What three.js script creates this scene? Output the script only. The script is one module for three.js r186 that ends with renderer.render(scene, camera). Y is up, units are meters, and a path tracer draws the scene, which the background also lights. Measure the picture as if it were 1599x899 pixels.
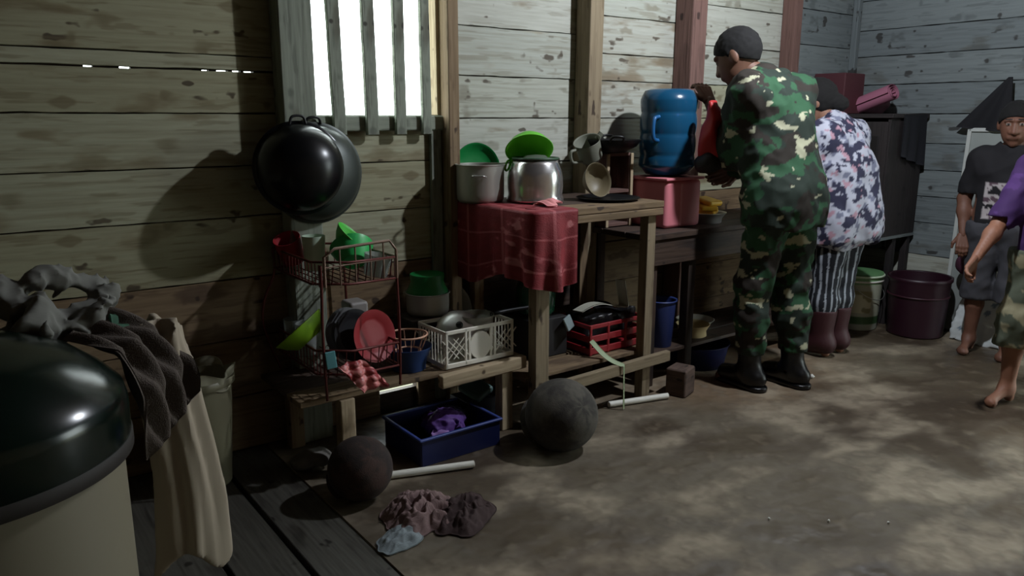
import * as THREE from 'three';
import { RoundedBoxGeometry } from 'three/addons/geometries/RoundedBoxGeometry.js';
import { ImprovedNoise } from 'three/addons/math/ImprovedNoise.js';
import { mergeGeometries, mergeVertices } from 'three/addons/utils/BufferGeometryUtils.js';

// ---------- camera, sky, exposure ----------
const scene = new THREE.Scene();
const camera = new THREE.PerspectiveCamera(41.06, 1599 / 899, 0.05, 100);
camera.position.set(-4.9, 1.25, 2.72);
{ const yaw = 53.3 * Math.PI / 180, pitch = Math.atan(265 / 1200);
  camera.lookAt(-4.9 + Math.cos(yaw) * Math.cos(pitch), 1.25 - Math.sin(pitch), 2.72 - Math.sin(yaw) * Math.cos(pitch)); }
const renderer = new THREE.WebGLRenderer();
renderer.toneMapping = THREE.LinearToneMapping;
renderer.toneMappingExposure = 1.0;
renderer.shadowMap.enabled = true;
scene.background = new THREE.Color().setRGB(6.4, 7.2, 7.1);   // overcast sky, seen through window and doorway
const LAMP_POS = [-2.03, 2.22, 1.25], LAMP_CD = 9.2, LAMP_COLOR = 0xf0f6ff;

// ---------- helpers ----------
const V = (x, y, z) => new THREE.Vector3(x, y, z);
function rng(seed) { let a = seed >>> 0; return () => { a = a + 0x6D2B79F5 | 0; let t = Math.imul(a ^ a >>> 15, 1 | a); t = t + Math.imul(t ^ t >>> 7, 61 | t) ^ t; return ((t ^ t >>> 14) >>> 0) / 4294967296; }; }
const RN = rng(7);
const IN = new ImprovedNoise();
const n3 = (x, y, z) => IN.noise(x, y, z);
const fbm3 = (x, y, z, o = 3) => { let s = 0, a = 0.5; for (let i = 0; i < o; i++) { s += a * n3(x, y, z); x = x * 2.03 + 3.1; y = y * 2.03 + 1.7; z = z * 2.03 + 5.3; a *= 0.5; } return s; };
const used = new Map();
const numbered = (n) => { const k = used.get(n) || 0; used.set(n, k + 1); return k ? n + '_' + String(k).padStart(3, '0') : n; };
function thing(name, label, category, pos = [0, 0, 0], turn = 0, group) {
  const o = new THREE.Group(); o.name = numbered(name); o.position.set(...pos); o.rotation.y = turn;
  o.userData = { label, category }; if (group) o.userData.group = group; scene.add(o); return o;
}
function part(parent, name, geo, mat, pos, rot) {
  const m = new THREE.Mesh(Array.isArray(geo) ? join(geo) : geo, mat); m.name = name; m.castShadow = m.receiveShadow = true;
  if (pos) m.position.set(...pos); if (rot) m.rotation.set(...rot); parent.add(m); return m;
}
function one(name, label, category, geo, mat, pos = [0, 0, 0], rot = [0, 0, 0], group) {
  const m = part(scene, numbered(name), geo, mat, pos, rot); m.userData = { label, category }; if (group) m.userData.group = group; return m;
}
function structure(name, label, category) { const o = new THREE.Group(); o.name = name; o.userData = { kind: 'structure', label, category }; scene.add(o); return o; }
function join(list) { const a = list.map((g) => { const h = g.index ? g.toNonIndexed() : g.clone(); for (const k of Object.keys(h.attributes)) if (!['position', 'normal', 'uv', 'color'].includes(k)) h.deleteAttribute(k); return h; });
  const keep = ['position', 'normal', 'uv', 'color'].filter((k) => a.every((h) => h.attributes[k]));
  for (const h of a) for (const k of Object.keys(h.attributes)) if (!keep.includes(k)) h.deleteAttribute(k);
  return mergeGeometries(a); }
const mv = (g, x, y, z) => g.translate(x, y, z);
function metre(g, du = 0, dv = 0) { // uv in metres from the dominant axis of the face
  const h = g.index ? g.toNonIndexed() : g, p = h.attributes.position, n = h.attributes.normal, uv = new Float32Array(p.count * 2);
  for (let i = 0; i < p.count; i++) { const ax = Math.abs(n.getX(i)), ay = Math.abs(n.getY(i)), az = Math.abs(n.getZ(i));
    let u, v; if (ay > ax && ay > az) { u = p.getX(i); v = p.getZ(i); } else if (ax > az) { u = p.getZ(i); v = p.getY(i); } else { u = p.getX(i); v = p.getY(i); }
    uv[2 * i] = u + du; uv[2 * i + 1] = v + dv; }
  h.setAttribute('uv', new THREE.BufferAttribute(uv, 2)); return h; }
function grainTurn(g) { const uv = g.attributes.uv; for (let i = 0; i < uv.count; i++) { const u = uv.getX(i); uv.setXY(i, uv.getY(i), u); } return g; } // grain upright
const rbox = (w, h, d, r = 0.004) => metre(new RoundedBoxGeometry(w, h, d, 2, Math.min(r, w / 2.1, h / 2.1, d / 2.1)), RN() * 3, RN() * 3);
const post = (w, h, d, r = 0.004) => grainTurn(rbox(w, h, d, r));
const V2 = (a) => a.map(([x, y]) => new THREE.Vector2(x, y));
const lathe = (pts, seg = 40) => new THREE.LatheGeometry(V2(pts), seg);
const cyl = (r0, r1, h, seg = 24) => new THREE.CylinderGeometry(r0, r1, h, seg);
function wire(pts, r = 0.003, closed = false, smooth = false, seg) {
  const v = pts.map((p) => V(...p)); let c;
  if (smooth) c = new THREE.CatmullRomCurve3(v, closed);
  else { c = new THREE.CurvePath(); for (let i = 0; i < v.length - (closed ? 0 : 1); i++) c.add(new THREE.LineCurve3(v[i], v[(i + 1) % v.length])); }
  return new THREE.TubeGeometry(c, seg || (smooth ? v.length * 6 : (v.length - (closed ? 0 : 1)) * 2), r, 6, closed && smooth);
}
function sheet(fn, nu, nv, th = 0.003) { // a cloth or plastic sheet with two faces and closed edges
  const P = [], N = nu + 1;
  for (let j = 0; j <= nv; j++) for (let i = 0; i <= nu; i++) P.push(V(...fn(i / nu, j / nv)));
  const g0 = new THREE.BufferGeometry().setFromPoints(P), idx = [];
  for (let j = 0; j < nv; j++) for (let i = 0; i < nu; i++) { const a = j * N + i, b = a + 1, c = a + N, d = c + 1; idx.push(a, b, d, a, d, c); }
  g0.setIndex(idx); g0.computeVertexNormals();
  const nn = g0.attributes.normal, pos = [], uv = [], ix = [...idx], L = P.length;
  for (let i = 0; i < L; i++) { pos.push(P[i].x + nn.getX(i) * th / 2, P[i].y + nn.getY(i) * th / 2, P[i].z + nn.getZ(i) * th / 2); uv.push((i % N) / nu, Math.floor(i / N) / nv); }
  for (let i = 0; i < L; i++) { pos.push(P[i].x - nn.getX(i) * th / 2, P[i].y - nn.getY(i) * th / 2, P[i].z - nn.getZ(i) * th / 2); uv.push((i % N) / nu, Math.floor(i / N) / nv); }
  for (let k = 0; k < idx.length; k += 3) ix.push(idx[k] + L, idx[k + 2] + L, idx[k + 1] + L);
  const edge = (a, b) => ix.push(a, a + L, b + L, a, b + L, b);
  for (let i = 0; i < nu; i++) { edge(i + 1, i); edge(nv * N + i, nv * N + i + 1); }
  for (let j = 0; j < nv; j++) { edge(j * N, (j + 1) * N); edge((j + 1) * N + nu, j * N + nu); }
  const g = new THREE.BufferGeometry(); g.setAttribute('position', new THREE.Float32BufferAttribute(pos, 3)); g.setAttribute('uv', new THREE.Float32BufferAttribute(uv, 2)); g.setIndex(ix); g.computeVertexNormals(); return g;
}
// signed-distance meshes (surface nets)
function iso(sdf, lo, hi, cell, colorAt) {
  const nx = Math.ceil((hi[0] - lo[0]) / cell) + 1, ny = Math.ceil((hi[1] - lo[1]) / cell) + 1, nz = Math.ceil((hi[2] - lo[2]) / cell) + 1;
  const f = new Float32Array(nx * ny * nz), id = new Int32Array(nx * ny * nz).fill(-1), at = (i, j, k) => i + nx * (j + ny * k);
  for (let k = 0; k < nz; k++) for (let j = 0; j < ny; j++) for (let i = 0; i < nx; i++) f[at(i, j, k)] = sdf(lo[0] + i * cell, lo[1] + j * cell, lo[2] + k * cell);
  const pos = [], col = [], ix = [], c = new THREE.Color();
  const E = [[0, 0, 0, 1, 0, 0], [0, 1, 0, 1, 1, 0], [0, 0, 1, 1, 0, 1], [0, 1, 1, 1, 1, 1], [0, 0, 0, 0, 1, 0], [1, 0, 0, 1, 1, 0], [0, 0, 1, 0, 1, 1], [1, 0, 1, 1, 1, 1], [0, 0, 0, 0, 0, 1], [1, 0, 0, 1, 0, 1], [0, 1, 0, 0, 1, 1], [1, 1, 0, 1, 1, 1]];
  for (let k = 0; k < nz - 1; k++) for (let j = 0; j < ny - 1; j++) for (let i = 0; i < nx - 1; i++) {
    let s = 0; for (let q = 0; q < 8; q++) if (f[at(i + (q & 1), j + (q >> 1 & 1), k + (q >> 2))] < 0) s++;
    if (s === 0 || s === 8) continue;
    let x = 0, y = 0, z = 0, n = 0;
    for (const e of E) { const a = f[at(i + e[0], j + e[1], k + e[2])], b = f[at(i + e[3], j + e[4], k + e[5])]; if ((a < 0) === (b < 0)) continue; const t = a / (a - b); x += e[0] + t * (e[3] - e[0]); y += e[1] + t * (e[4] - e[1]); z += e[2] + t * (e[5] - e[2]); n++; }
    x = lo[0] + (i + x / n) * cell; y = lo[1] + (j + y / n) * cell; z = lo[2] + (k + z / n) * cell;
    id[at(i, j, k)] = pos.length / 3; pos.push(x, y, z);
    if (colorAt) { colorAt(x, y, z, c); col.push(c.r, c.g, c.b); }
  }
  const quad = (a, b, cc, d, flip) => { if (a < 0 || b < 0 || cc < 0 || d < 0) return; if (flip) ix.push(a, d, cc, a, cc, b); else ix.push(a, b, cc, a, cc, d); };
  for (let k = 1; k < nz - 1; k++) for (let j = 1; j < ny - 1; j++) for (let i = 1; i < nx - 1; i++) {
    const a = f[at(i, j, k)] < 0;
    if (a !== f[at(i + 1, j, k)] < 0) quad(id[at(i, j - 1, k - 1)], id[at(i, j, k - 1)], id[at(i, j, k)], id[at(i, j - 1, k)], !a);
    if (a !== f[at(i, j + 1, k)] < 0) quad(id[at(i - 1, j, k - 1)], id[at(i - 1, j, k)], id[at(i, j, k)], id[at(i, j, k - 1)], !a);
    if (a !== f[at(i, j, k + 1)] < 0) quad(id[at(i - 1, j - 1, k)], id[at(i, j - 1, k)], id[at(i, j, k)], id[at(i - 1, j, k)], !a);
  }
  const g = new THREE.BufferGeometry(); g.setAttribute('position', new THREE.Float32BufferAttribute(pos, 3));
  if (colorAt) g.setAttribute('color', new THREE.Float32BufferAttribute(col, 3));
  g.setIndex(ix); g.computeVertexNormals(); return g;
}
const smin = (a, b, k) => { const h = Math.max(k - Math.abs(a - b), 0) / k; return Math.min(a, b) - h * h * k * 0.25; };
function boneField(bones, k = 0.04) { // bones: [a, b, ra, rb]
  const B = bones.map(([a, b, ra, rb]) => { const dx = b[0] - a[0], dy = b[1] - a[1], dz = b[2] - a[2]; return [a[0], a[1], a[2], dx, dy, dz, Math.max(dx * dx + dy * dy + dz * dz, 1e-9), ra, rb - ra]; });
  return (x, y, z) => { let d = 9; for (const b of B) { const px = x - b[0], py = y - b[1], pz = z - b[2]; let t = (px * b[3] + py * b[4] + pz * b[5]) / b[6]; t = t < 0 ? 0 : t > 1 ? 1 : t;
    const ex = px - t * b[3], ey = py - t * b[4], ez = pz - t * b[5]; d = smin(d, Math.sqrt(ex * ex + ey * ey + ez * ez) - b[7] - t * b[8], k); } return d; };
}
function boundsOf(bones, pad) { const lo = [9, 9, 9], hi = [-9, -9, -9]; for (const [a, b, ra, rb] of bones) for (const [p, r] of [[a, ra], [b, rb]]) for (let i = 0; i < 3; i++) { lo[i] = Math.min(lo[i], p[i] - r - pad); hi[i] = Math.max(hi[i], p[i] + r + pad); } return [lo, hi]; }

// ---------- procedural textures ----------
const hash2 = (x, y, s) => { let h = Math.imul(x, 374761393) + Math.imul(y, 668265263) + Math.imul(s, 1442695041) | 0; h = Math.imul(h ^ h >>> 13, 1274126177); return ((h ^ h >>> 16) >>> 0) / 4294967296; };
function tnoise(x, y, px, py, s) { // tileable value noise with period px, py
  const xi = Math.floor(x), yi = Math.floor(y), fx = x - xi, fy = y - yi, u = fx * fx * (3 - 2 * fx), v = fy * fy * (3 - 2 * fy), m = (a, p) => ((a % p) + p) % p;
  const a = hash2(m(xi, px), m(yi, py), s), b = hash2(m(xi + 1, px), m(yi, py), s), c = hash2(m(xi, px), m(yi + 1, py), s), d = hash2(m(xi + 1, px), m(yi + 1, py), s);
  return a + (b - a) * u + (c - a) * v + (a - b - c + d) * u * v; }
function tfbm(u, v, px, py, s, o = 4) { let r = 0, a = 0.5, t = 0; for (let i = 0; i < o; i++) { r += a * tnoise(u * px, v * py, px, py, s + i); t += a; a *= 0.5; px *= 2; py *= 2; } return r / t; }
const mix = (a, b, t) => a + (b - a) * t, sat = (t) => t < 0 ? 0 : t > 1 ? 1 : t, step = (a, b, x) => { const t = sat((x - a) / (b - a)); return t * t * (3 - 2 * t); };
function tex(w, h, fn, sizeU = 1, sizeV = 1, srgb = true) { // fn(u, v) -> [r, g, b] 0..255
  const d = new Uint8Array(w * h * 4); for (let j = 0; j < h; j++) for (let i = 0; i < w; i++) { const c = fn((i + 0.5) / w, (j + 0.5) / h), k = 4 * (j * w + i); d[k] = c[0]; d[k + 1] = c[1]; d[k + 2] = c[2]; d[k + 3] = 255; }
  const t = new THREE.DataTexture(d, w, h); t.wrapS = t.wrapT = THREE.RepeatWrapping; t.magFilter = THREE.LinearFilter; t.minFilter = THREE.LinearMipmapLinearFilter; t.generateMipmaps = true; if (srgb) t.colorSpace = THREE.SRGBColorSpace; t.repeat.set(1 / sizeU, 1 / sizeV); t.needsUpdate = true; return t; }
const lerp3 = (a, b, t) => [mix(a[0], b[0], t), mix(a[1], b[1], t), mix(a[2], b[2], t)];
function woodTex(base, dark, worn, wornAt, seed) { // 1.6 m x 0.4 m of sawn board
  return tex(768, 192, (u, v) => { const g = tfbm(u, v, 6, 40, seed, 4), fine = tfbm(u, v, 30, 96, seed + 9, 2), big = tfbm(u, v, 5, 4, seed + 20, 5), spot = tfbm(u, v, 16, 6, seed + 33, 3);
    let c = lerp3(base, dark, sat((g - 0.42) * 1.6) * 0.5 + (fine - 0.5) * 0.18); c = lerp3(c, worn, step(wornAt, wornAt + 0.16, big) * 0.62); c = lerp3(c, dark, step(0.7, 0.84, spot) * 0.7); const knot = tfbm(u, v, 22, 9, seed + 50, 3), edge = tfbm(u, v, 12, 30, seed + 61, 3); c = lerp3(c, [dark[0] * 0.55, dark[1] * 0.5, dark[2] * 0.48], step(0.76, 0.84, knot) * 0.8); c = lerp3(c, dark, step(0.62, 0.74, edge) * 0.45); return c; }, 1.6, 0.4); }
const bumpWood = tex(512, 128, (u, v) => { const a = 255 * sat(0.25 + 0.7 * tfbm(u, v, 8, 40, 77, 4)); return [a, a, a]; }, 1.6, 0.4, false);
const bumpCloth = tex(256, 256, (u, v) => { const a = 255 * (0.5 * tfbm(u, v, 60, 60, 5, 2) + 0.5 * tfbm(u, v, 6, 6, 6, 3)); return [a, a, a]; }, 0.3, 0.3, false);
const wmat = (map, rough = 0.85, tint = 0xffffff) => new THREE.MeshStandardMaterial({ map, roughness: rough, color: tint, bumpMap: bumpWood, bumpScale: 0.003 });
const M = (hex, roughness = 0.7, metalness = 0, more = {}) => new THREE.MeshStandardMaterial({ color: hex, roughness, metalness, side: THREE.DoubleSide, ...more });
const W = {
  white: [woodTex([203, 204, 194], [150, 146, 132], [140, 120, 94], 0.68, 1), woodTex([196, 198, 190], [146, 140, 124], [150, 130, 104], 0.68, 2), woodTex([208, 208, 200], [160, 156, 144], [126, 106, 82], 0.7, 3)].map((t) => wmat(t, 0.85, 0xd9dbd6)),
  worn: [woodTex([190, 186, 168], [138, 128, 106], [126, 108, 82], 0.64, 4), woodTex([180, 174, 152], [130, 116, 92], [116, 96, 70], 0.62, 5)].map((t) => wmat(t, 0.85, 0xd6dacc)),
  brown: [woodTex([128, 108, 82], [82, 64, 46], [70, 54, 40], 0.62, 6), woodTex([120, 100, 74], [76, 60, 44], [92, 76, 54], 0.62, 7)].map((t) => wmat(t)),
  grey: [woodTex([116, 124, 124], [86, 92, 92], [84, 84, 78], 0.66, 8), woodTex([108, 116, 117], [80, 86, 86], [78, 78, 72], 0.66, 9)].map((t) => wmat(t)),
  timber: wmat(woodTex([134, 120, 96], [92, 78, 60], [78, 64, 48], 0.62, 10)),
  pale: wmat(woodTex([168, 150, 122], [122, 104, 80], [100, 84, 62], 0.66, 11)),
  red: wmat(woodTex([110, 82, 74], [76, 54, 48], [62, 45, 42], 0.64, 12)),
  dark: wmat(woodTex([70, 54, 44], [40, 30, 25], [30, 24, 22], 0.56, 13), 0.7),
  stained: [woodTex([198, 198, 190], [150, 142, 126], [112, 88, 62], 0.55, 21), woodTex([192, 192, 182], [146, 136, 118], [122, 98, 72], 0.54, 24)].map((t) => wmat(t, 0.85, 0xd9dbd6)),
  black: wmat(woodTex([40, 34, 34], [26, 22, 22], [22, 19, 20], 0.6, 15), 0.7),
  green: wmat(woodTex([130, 136, 122], [84, 88, 78], [74, 70, 58], 0.6, 14)),
};
// ---------- structure ----------
const ZW = -0.12, XW = -0.03, TOP = 2.75, ZR = 4.4, XL = -7.2;   // inner faces of the room
function plank(parent, x0, x1, y0, y1, z, mat, seed, turn) { // one sawn board with an uneven edge
  const r = rng(seed * 97 + 13), s = new THREE.Shape(), n = Math.max(3, Math.round((x1 - x0) / 0.035)), g = 0.0036, bot = [], top = [];
  const a0 = r() * 9, a1 = r() * 9;
  for (let i = 0; i <= n; i++) { const x = mix(x0, x1, i / n); bot.push([x, y0 + g + 0.0022 * n3(x * 9, a0, 1) + 0.0016 * n3(x * 31, a0, 4)]); top.push([x, y1 - g + 0.0022 * n3(x * 9, a1, 2) + 0.0016 * n3(x * 31, a1, 7)]); }
  s.moveTo(...bot[0]); for (const p of bot.slice(1)) s.lineTo(...p); for (const p of top.reverse()) s.lineTo(...p); s.closePath();
  const geo = new THREE.ExtrudeGeometry(s, { depth: 0.018, bevelEnabled: true, bevelSize: 0.0015, bevelThickness: 0.002, bevelSegments: 1 });
  const uv = geo.attributes.uv, du = r() * 1.6, dv = r() * 0.4; for (let i = 0; i < uv.count; i++) uv.setXY(i, uv.getX(i) + du, uv.getY(i) + dv);
  const m = part(parent, 'plank', geo, mat); const lean = (r() - 0.5) * 0.006;
  if (turn) { m.rotation.y = turn; m.position.set(z - Math.sin(turn) * lean, 0, 0); } else m.position.z = z - 0.02 + lean;
  return m;
}
function backing(parent, x0, x1, y0, y1, z, holes, turn, mat = W.dark) {
  const s = new THREE.Shape([[x0, y0], [x1, y0], [x1, y1], [x0, y1]].map((p) => new THREE.Vector2(...p)));
  for (const [a, b, c, d] of holes) s.holes.push(new THREE.Path([[a, c], [a, d], [b, d], [b, c]].map((p) => new THREE.Vector2(...p))));
  const m = part(parent, 'backing', new THREE.ExtrudeGeometry(s, { depth: 0.03, bevelEnabled: false }), mat);
  if (turn) { m.rotation.y = turn; m.position.x = z; } else m.position.z = z; return m;
}
const pick = (a, i) => a[((i % a.length) + a.length) % a.length];
// wall with the window
const wallLeft = structure('wall_left', 'whitewashed horizontal board wall with the barred window', 'wall');
const WX0 = -3.739, WX1 = -3.165, WY0 = 1.262, WY1 = 2.15;
const slits = [[-4.475, -4.447, 1.411, 1.4175], [-4.37, -4.335, 1.4095, 1.4165], [-4.11, -4.085, 1.4105, 1.415], [-4.06, -4.02, 1.4095, 1.4155], [-4.005, -3.975, 1.4085, 1.4155], [-3.965, -3.93, 1.408, 1.415], [-2.13, -1.9, 1.724, 1.735]];
backing(wallLeft, XL, XW, -0.08, TOP, ZW - 0.052, [[WX0, WX1, WY0, WY1], [-3.49, -3.3, 0.085, 0.135], ...slits]);
const rowsA = [0, 0.215, 0.44, 0.67, 0.898, 1.081, 1.266, 1.4125, 1.464, 1.685, 1.89, 2.1, 2.31, 2.53, TOP];
for (let i = 0; i < rowsA.length - 1; i++) { // left of the window; the boards around the lit crack leave a chink
  const m = rowsA[i] < 0.6 ? pick(W.brown, i) : rowsA[i] < 1.05 ? pick(W.worn, i) : i % 4 === 1 ? W.worn[0] : pick(W.worn, i + 1), c = rowsA[i + 1] === 1.4125, d = rowsA[i] === 1.4125;
  plank(wallLeft, XL, -5.35 + (i % 3) * 0.2, rowsA[i], rowsA[i + 1], ZW, m, i + 1);
  plank(wallLeft, -5.35 + (i % 3) * 0.2, -3.82, rowsA[i] + (d ? 0.001 : 0), rowsA[i + 1] - (c ? 0.001 : 0), ZW, m, i + 40);
}
const rowsW = [0.2, 0.42, 0.66, 0.88, 1.075, 1.258];
for (let i = 0; i < 5; i++) plank(wallLeft, -3.82, -3.12, rowsW[i], rowsW[i + 1], ZW, i < 2 ? pick(W.brown, i) : pick(W.worn, i), i + 70);
for (const [a, b] of [[-3.82, -3.49], [-3.3, -3.12]]) plank(wallLeft, a, b, 0, 0.2, ZW, W.brown[0], 80 + a);
for (let i = 0; i < 3; i++) plank(wallLeft, -3.82, -3.12, [2.15, 2.35, 2.55][i], [2.35, 2.55, TOP][i], ZW, W.worn[i % 2], 85 + i);
const rowsB = [0, 0.22, 0.43, 0.64, 0.85, 1.05, 1.25, 1.428, 1.632, 1.84, 2.04, 2.25, 2.45, TOP];
for (let i = 0; i < rowsB.length - 1; i++) plank(wallLeft, -3.12, -2.4, rowsB[i], rowsB[i + 1], ZW, i < 4 ? pick(W.brown, i) : pick(W.white, i), 100 + i);
const rowsC = [0, 0.21, 0.42, 0.63, 0.84, 1.05, 1.25, 1.428, 1.555, 1.7295, 1.93, 2.13, 2.34, 2.54, TOP];
for (let i = 0; i < rowsC.length - 1; i++) plank(wallLeft, -2.4, -1.7, rowsC[i], rowsC[i + 1] , ZW, i < 4 ? pick(W.brown, i) : i < 9 ? pick(W.stained, i) : pick(W.white, i + 1), 130 + i);
for (let i = 0; i < rowsB.length - 1; i++) plank(wallLeft, -1.7, -0.8, rowsB[i], rowsB[i + 1] + 0.012 * ((i % 3) - 1) * 0, ZW, i < 4 ? pick(W.brown, i) : i < 7 ? pick(W.worn, i) : pick(W.white, i), 160 + i);
for (let i = 0; i < rowsA.length - 1; i++) plank(wallLeft, -0.8, XW, rowsA[i], rowsA[i + 1], ZW, pick(W.grey, i), 190 + i);
// upright posts on the wall
function trim(n, label, geo, mat, pos, rot) { const m = part(scene, 'trim_' + n, geo, mat, pos, rot); m.userData = { kind: 'structure', label, category: 'post' }; return m; }
trim(1, 'broad dark post left of the barred window', post(0.125, TOP, 0.09, 0.006), W.green, [-3.807, TOP / 2, ZW + 0.047]);
trim(2, 'post right of the barred window', post(0.052, TOP, 0.075, 0.005), W.brown[0], [-3.138, TOP / 2, ZW + 0.04]);
trim(3, 'olive and reddish post behind the shiny pot', post(0.085, TOP, 0.1, 0.006), W.timber, [-2.375, TOP / 2, ZW + 0.053], [0, 0, -0.012]);
trim(4, 'thick post above the blue water jug', post(0.11, TOP, 0.12, 0.008), W.red, [-1.685, TOP / 2, ZW + 0.063], [0, 0, -0.01]);
trim(5, 'dark red post behind the man in camouflage', post(0.07, TOP, 0.09, 0.006), W.red, [-0.79, TOP / 2, ZW + 0.048]);
trim(6, 'narrow board between window sill and table', post(0.05, 1.2, 0.02, 0.003), W.green, [-3.195, 0.62, ZW + 0.012]);
// barred window
const win = structure('window_1', 'window with upright wooden bars and white daylight behind', 'window');
{ const w = WX1 - WX0, cx = (WX0 + WX1) / 2;
  part(win, 'jamb', post(0.02, WY1 - WY0, 0.11), W.green, [WX0 + 0.005, (WY0 + WY1) / 2, ZW - 0.045]);
  part(win, 'jamb', post(0.02, WY1 - WY0, 0.11), W.pale, [WX1 - 0.005, (WY0 + WY1) / 2, ZW - 0.045]);
  part(win, 'head', rbox(w, 0.03, 0.11), W.brown[0], [cx, WY1 - 0.01, ZW - 0.045]);
  part(win, 'sill', rbox(w + 0.02, 0.06, 0.035, 0.008), W.green, [cx, WY0 - 0.032, ZW + 0.012]);
  const xs = [[-3.635, 0.046, 0.02], [-3.497, 0.046, 0.012], [-3.372, 0.042, 0], [-3.252, 0.036, 0.004]];
  for (const [x, bw, ln] of xs) { const s = new THREE.Shape(), L = [], Rr = [], sd = x * 40; const h = 0.96, b0 = 1.188; for (let i = 0; i <= 10; i++) { const y = b0 + h * i / 10; L.push([-bw / 2 + 0.002 * n3(y * 8, sd, 0) - ln * (i / 10), y]); Rr.push([bw / 2 + 0.002 * n3(y * 8, sd, 5) - ln * (i / 10), y]); }
    s.moveTo(...L[0]); for (const p of L.slice(1)) s.lineTo(...p); for (const p of Rr.reverse()) s.lineTo(...p); s.closePath();
    part(win, 'bar', grainTurn(new THREE.ExtrudeGeometry(s, { depth: 0.018, bevelEnabled: true, bevelSize: 0.002, bevelThickness: 0.002, bevelSegments: 1 })), W.green, [x, 0, ZW + 0.032]); }
}
// right wall with an open doorway out of view
const wallRight = structure('wall_right', 'grey weathered board wall at the far right', 'wall');
const rowsR = [0, 0.2, 0.42, 0.62, 0.78, 0.94, 1.1, 1.275, 1.455, 1.63, 1.79, 1.97, 2.17, 2.37, 2.57, TOP];
const D0 = 2.0, D1 = 3.4, DH = 2.1;   // doorway z range and height
backing(wallRight, ZW, ZR, 0, TOP, XW + 0.022, [[D0, D1, 0.0005, DH]].map(([a, b, c, d]) => [-b, -a, c, d]).map((h) => h), 0).visible = true;
{ const b = wallRight.children[0]; b.geometry.dispose(); const s = new THREE.Shape([[-ZR, -0.08], [-D1, -0.08], [-D1, DH], [-D0, DH], [-D0, -0.08], [-ZW, -0.08], [-ZW, TOP], [-ZR, TOP]].map((p) => new THREE.Vector2(...p)));
  b.geometry = new THREE.ExtrudeGeometry(s, { depth: 0.03, bevelEnabled: false }); b.rotation.y = Math.PI / 2; b.position.set(XW + 0.022, 0, 0); }
for (let i = 0; i < rowsR.length - 1; i++) { const cut = rowsR[i] < DH - 0.05, m = rowsR[i] === 0.2 ? W.white[0] : pick(W.grey, i);
  const seg = cut ? [[-D0, -ZW], [-ZR, -D1]] : [[-2.4, -ZW], [-ZR, -2.4]];
  for (const [a, b] of seg) { const p = plank(wallRight, a, b, rowsR[i], rowsR[i + 1], 0, m, 220 + i * 2 + a); p.rotation.y = Math.PI / 2; p.position.set(XW + (RN() - 0.5) * 0.005, 0, 0); } }
trim(7, 'corner post between the two board walls', post(0.04, TOP, 0.04), W.grey[1], [XW - 0.025, TOP / 2, ZW + 0.022]);
// walls behind the camera, roof
const wallRear = structure('wall_rear', 'board wall behind the camera', 'wall');
part(wallRear, 'board_face', metre(new THREE.BoxGeometry(XW - XL + 0.1, TOP, 0.05)), W.brown[0], [(XW + XL) / 2, TOP / 2, ZR + 0.026]);
const wallSide = structure('wall_side', 'board wall at the far left, out of view', 'wall');
part(wallSide, 'board_face', metre(new THREE.BoxGeometry(0.05, TOP, ZR - ZW + 0.1)), W.brown[1], [XL - 0.026, TOP / 2, (ZR + ZW) / 2]);
const ceil = structure('ceiling', 'dark boarded roof', 'ceiling');
part(ceil, 'roof_board', metre(new THREE.BoxGeometry(XW - XL + 0.3, 0.04, ZR - ZW + 0.3)), W.dark, [(XW + XL) / 2, TOP + 0.021, (ZR + ZW) / 2]);
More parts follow.
